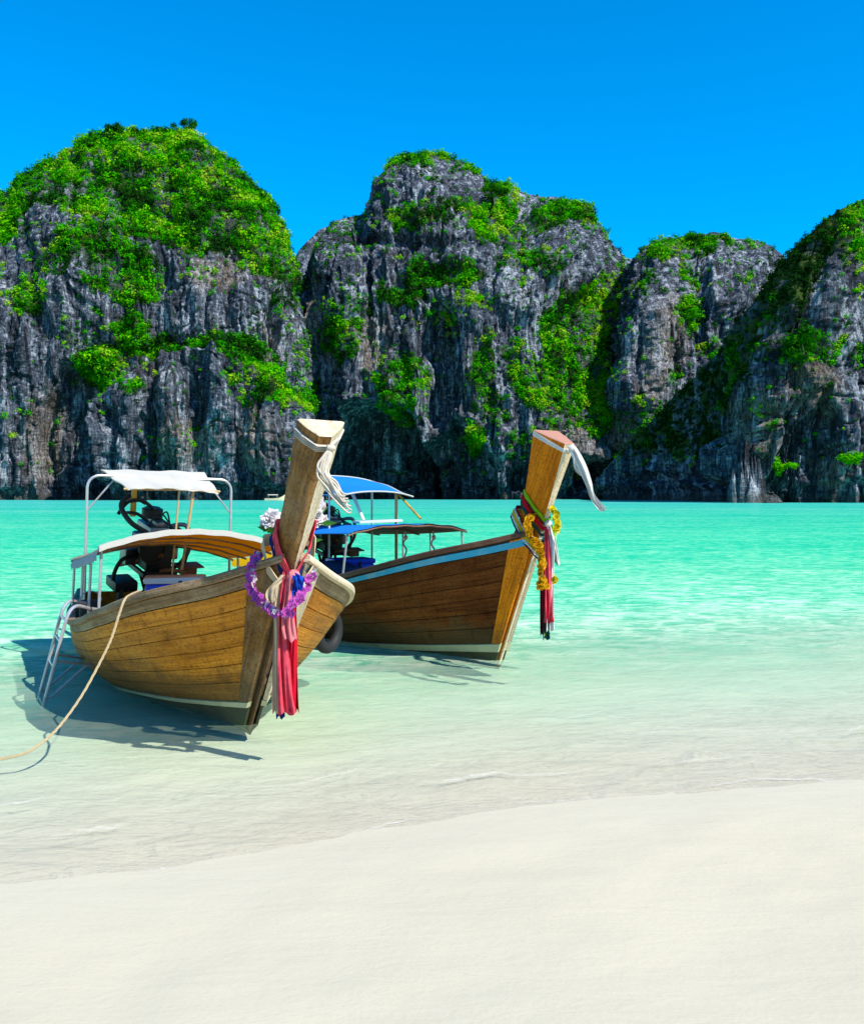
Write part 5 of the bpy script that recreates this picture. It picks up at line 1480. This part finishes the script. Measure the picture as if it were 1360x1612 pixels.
for px_, Y_, lb in ((637, 11.9, 'knotted bleached rope hanging at the rear right post of the blue awning'), (681, 11.7, 'bleached rope hanging between the two front right posts of the blue awning')):
    pts = bez([PX(px_, 836, Y_), PX(px_ + 2, 846, Y_), PX(px_ - 2, 856, Y_), PX(px_ + 3, 866, Y_ - 0.02), PX(px_ - 1, 880, Y_), PX(px_ + 3, 888, Y_)], 6)
    T_ = Thing('hanging_rope', pts[-1], lb, 'rope', 'ropes hanging from the blue awning')
    T_.part(MB().tube(pts, 0.011, 7), 'rope_strand', M_ROPEW); T_.part(MB().ball(pts[6], 0.026, 8, 6, (1, 1, 1.2), 0.1), 'knot', M_ROPEW)
oo = B1.W(L1(3.2, -0.80, 0.50))
T_ = Thing('bucket', oo, 'small black bucket standing behind the ladder on the nearer boat', 'bucket')
T_.part(MB().tube([oo, oo + Vector((0, 0, 0.20)), oo + Vector((0, 0, 0.205)), oo + Vector((0, 0, 0.02))], [0.075, 0.105, 0.098, 0.07], 16), 'bucket_wall', M_RUBBER)
T_.part(MB().tube([oo + Vector((0.10 * math.cos(t), 0.03, 0.20 + 0.09 * math.sin(t))) for t in np.linspace(0, math.pi, 10)], 0.005, 6), 'bail', M_PIPE)

# ---- small boats far away by the cliffs
for (px_, Y_, hd, lb, mt) in ((432, 285, 0.4, 'tiny pale boat far off by the cliff, left of the nearer prow', M_WHITE), (509, 300, 2.6, 'tiny dark boat far off by the cliff, between prow and blue awning', M_BLUET)):
    o0 = Vector(((px_ - CX) / F * Y_, Y_, -0.1))
    T = Thing('distant_boat', o0, lb, 'boat', 'small boats moored by the cliffs'); T.root.rotation_euler = (0, 0, hd)
    rows = []
    for i in range(15):
        t = i / 14; x_ = -3 + 6.4 * t; w_ = 0.85 * math.sin(math.pi * min(1, t * 0.9 + 0.12)) ** 0.6; zt_ = 0.75 + 1.3 * max(0, t - 0.55) ** 2 * 5
        rows.append([Vector((x_, w_ * q, z_)) for q, z_ in ((1, zt_), (0.95, 0.3), (0.5, -0.2), (-0.5, -0.2), (-0.95, 0.3), (-1, zt_))])
    MB().sweep(rows, True, True).build('hull', M_HULL2 if mt is M_BLUET else M_PALE, T.root)
    MB().sweep([[Vector((x_, 0.9, 1.7)), Vector((x_, 0, 1.95)), Vector((x_, -0.9, 1.7)), Vector((x_, 0, 1.87))] for x_ in (-2, -0.5, 1.0)]).build('awning', mt, T.root)
    for x_ in (-1.9, 0.9):
        for y_ in (-0.8, 0.8): MB().tube([(x_, y_, 0.5), (x_, y_, 1.72)], 0.04, 6).build('awning_post', M_PIPE, T.root)

# ---- rocks at the foot of the right cliff


def rock_thing(name, label, cat, c, sx, sy, h, seed, jag, nu=90, nv=60, taper=0.45, parent=None):
    th = np.linspace(0, 2 * np.pi, nu + 1)[:-1][None, :]; v = np.linspace(0, 1, nv)[:, None]
    prof = (1 - v ** 2.2) ** 0.5 * (1 - taper * v)
    cx, sy_ = np.cos(th), np.sin(th)
    X = sx * cx * prof; Y = sy * sy_ * prof
    top = h * (1 + jag * fbm(cx * 1.5 + 5 + 0 * v, sy_ * 1.5 + 0 * v, 3, seed))
    Z = -1.5 + (top + 1.5) * v
    dd = 1 + 0.22 * ridged(th * 3.0 + 0 * v, v * 0.8 + 0 * th, 3, seed + 1) * np.sin(np.pi * np.clip(v * 1.1, 0, 1)) + 0.14 * fbm(cx * 4 + v * 6, sy_ * 4 + v * 5, 4, seed + 2)
    X = X * dd; Y = Y * dd; Z = Z + 0.06 * h * fbm(cx * 3 + v * 8, sy_ * 3, 3, seed + 3)
    V = np.stack([X, Y, Z], -1).reshape(-1, 3)
    me = np_mesh(name, V, grid_faces(nv, nu, True), m_rock, True, {'veg': np.zeros(len(V)), 'ochre': np.full(len(V), 0.15)})
    o = link_mesh(name, me, parent, c)
    if label: tag(o, label, cat)
    return o


c_ = PX(1176, 786, 204.0); c_.z = 0
T = Thing('rock_pinnacle', c_, 'pale jagged rock pinnacle standing at the foot of the right cliff', 'rock')
for k, (dx, dy, sx_, sy_, h_) in enumerate(((-3.4, 0.3, 1.5, 1.6, 8.2), (-1.9, -0.2, 1.4, 1.6, 11.0), (-0.3, 0.0, 1.5, 1.8, 13.4), (1.3, 0.2, 1.5, 1.7, 12.2), (2.9, 0.0, 1.7, 1.8, 10.6), (0.4, -1.0, 3.4, 1.6, 6.5))):
    rock_thing('spire', None, None, (dx * 0.84, dy, 0), sx_ * 0.84, sy_, h_ * 0.84, 900 + 7 * k, 0.5, 48, 44, 0.15, parent=T.root)
c_ = PX(1216, 786, 199.0); c_.z = 0
rock_thing('boulder', 'low brown boulder in the sea right of the pale pinnacle', 'boulder', c_, 2.2, 1.7, 1.7, 905, 0.4, 40, 24, 0.2)

# ---- trees and bushes one can pick out
for (dat, px_, py_, r_, tn, nm, lb) in [
        (d4, 1268, 553, 4.0, -0.22, 'tree', 'broad dark green tree standing out on the shoulder of the right cliff'),
        (d4, 1225, 745, 1.9, 0.35, 'bush', 'bright bush low on the right cliff just above the boulder'),
        (d4, 1338, 738, 2.3, 0.30, 'bush', 'bright bush low on the right cliff near the edge of the view'),
        (d4, 1335, 395, 3.2, 0.10, 'tree', 'bushy tree high on the sunlit face of the right cliff'),
        (d2, 747, 690, 3.2, 0.32, 'bush', 'bright bush hanging low on the central wall between the two prows'),
        (d2, 640, 602, 3.6, 0.08, 'tree', 'spreading tree on a knob of the central cliff above the dark overhang'),
        (d2, 655, 640, 2.6, 0.2, 'bush', 'rounded bush just below the spreading tree on the central cliff'),
        (d2, 785, 305, 3.4, -0.3, 'tree', 'dark tree in the notch right of the flat topped peak'),
        (d3, 1090, 380, 3.4, -0.25, 'tree', 'dark rounded tree on the rim of the fluted block'),
        (d3, 1088, 500, 3.0, 0.2, 'bush', 'green bush in the middle of the fluted block face'),
        (d1, 185, 206, 3.4, -0.35, 'tree', 'dark tree on the skyline left of the dome summit'),
        (d1, 292, 202, 3.2, -0.3, 'tree', 'dark tree on the skyline at the right end of the dome summit'),
        (d1, 165, 642, 3.0, -0.1, 'tree', 'small tree clinging beside the big shadow on the left cliff')]:
    P_ = dat[0]; pxx = CX + F * P_[:, 0] / P_[:, 1]; pyy = HY - F * (P_[:, 2] - CH) / P_[:, 1]
    i = int(np.argmin((pxx - px_) ** 2 + (pyy - py_) ** 2))
    c = Vector(P_[i]) + Vector((0, -0.6, 0.3 * r_))
    T = Thing(nm, c + Vector((0, 0.9, -r_)), lb, nm, 'trees and bushes standing out on the cliffs')
    rr = random.Random(i)
    T.part(MB().tube(bez([c + Vector((0, 0.9, -r_)), c + Vector((0.1 * r_, 0.4, -0.5 * r_)), c], 5), [0.22 - 0.012 * k for k in range(11)], 7), 'trunk', M_RAIL1)
    cl = np.array([[c.x, c.y, c.z]]) + rng.normal(size=(11, 3)) * np.array([0.55, 0.4, 0.32]) * r_
    V, Fc, C_ = leaf_cloud(cl, np.full(11, 0.46 * r_), np.full(11, tn) + rng.normal(0, 0.08, 11), L=120, leaf=0.22, lmin=0.22)
    o = link_mesh('crown', np_mesh('crown', V - np.array(T.o)[None, :], Fc, LEAF, False, None, C_), T.root)
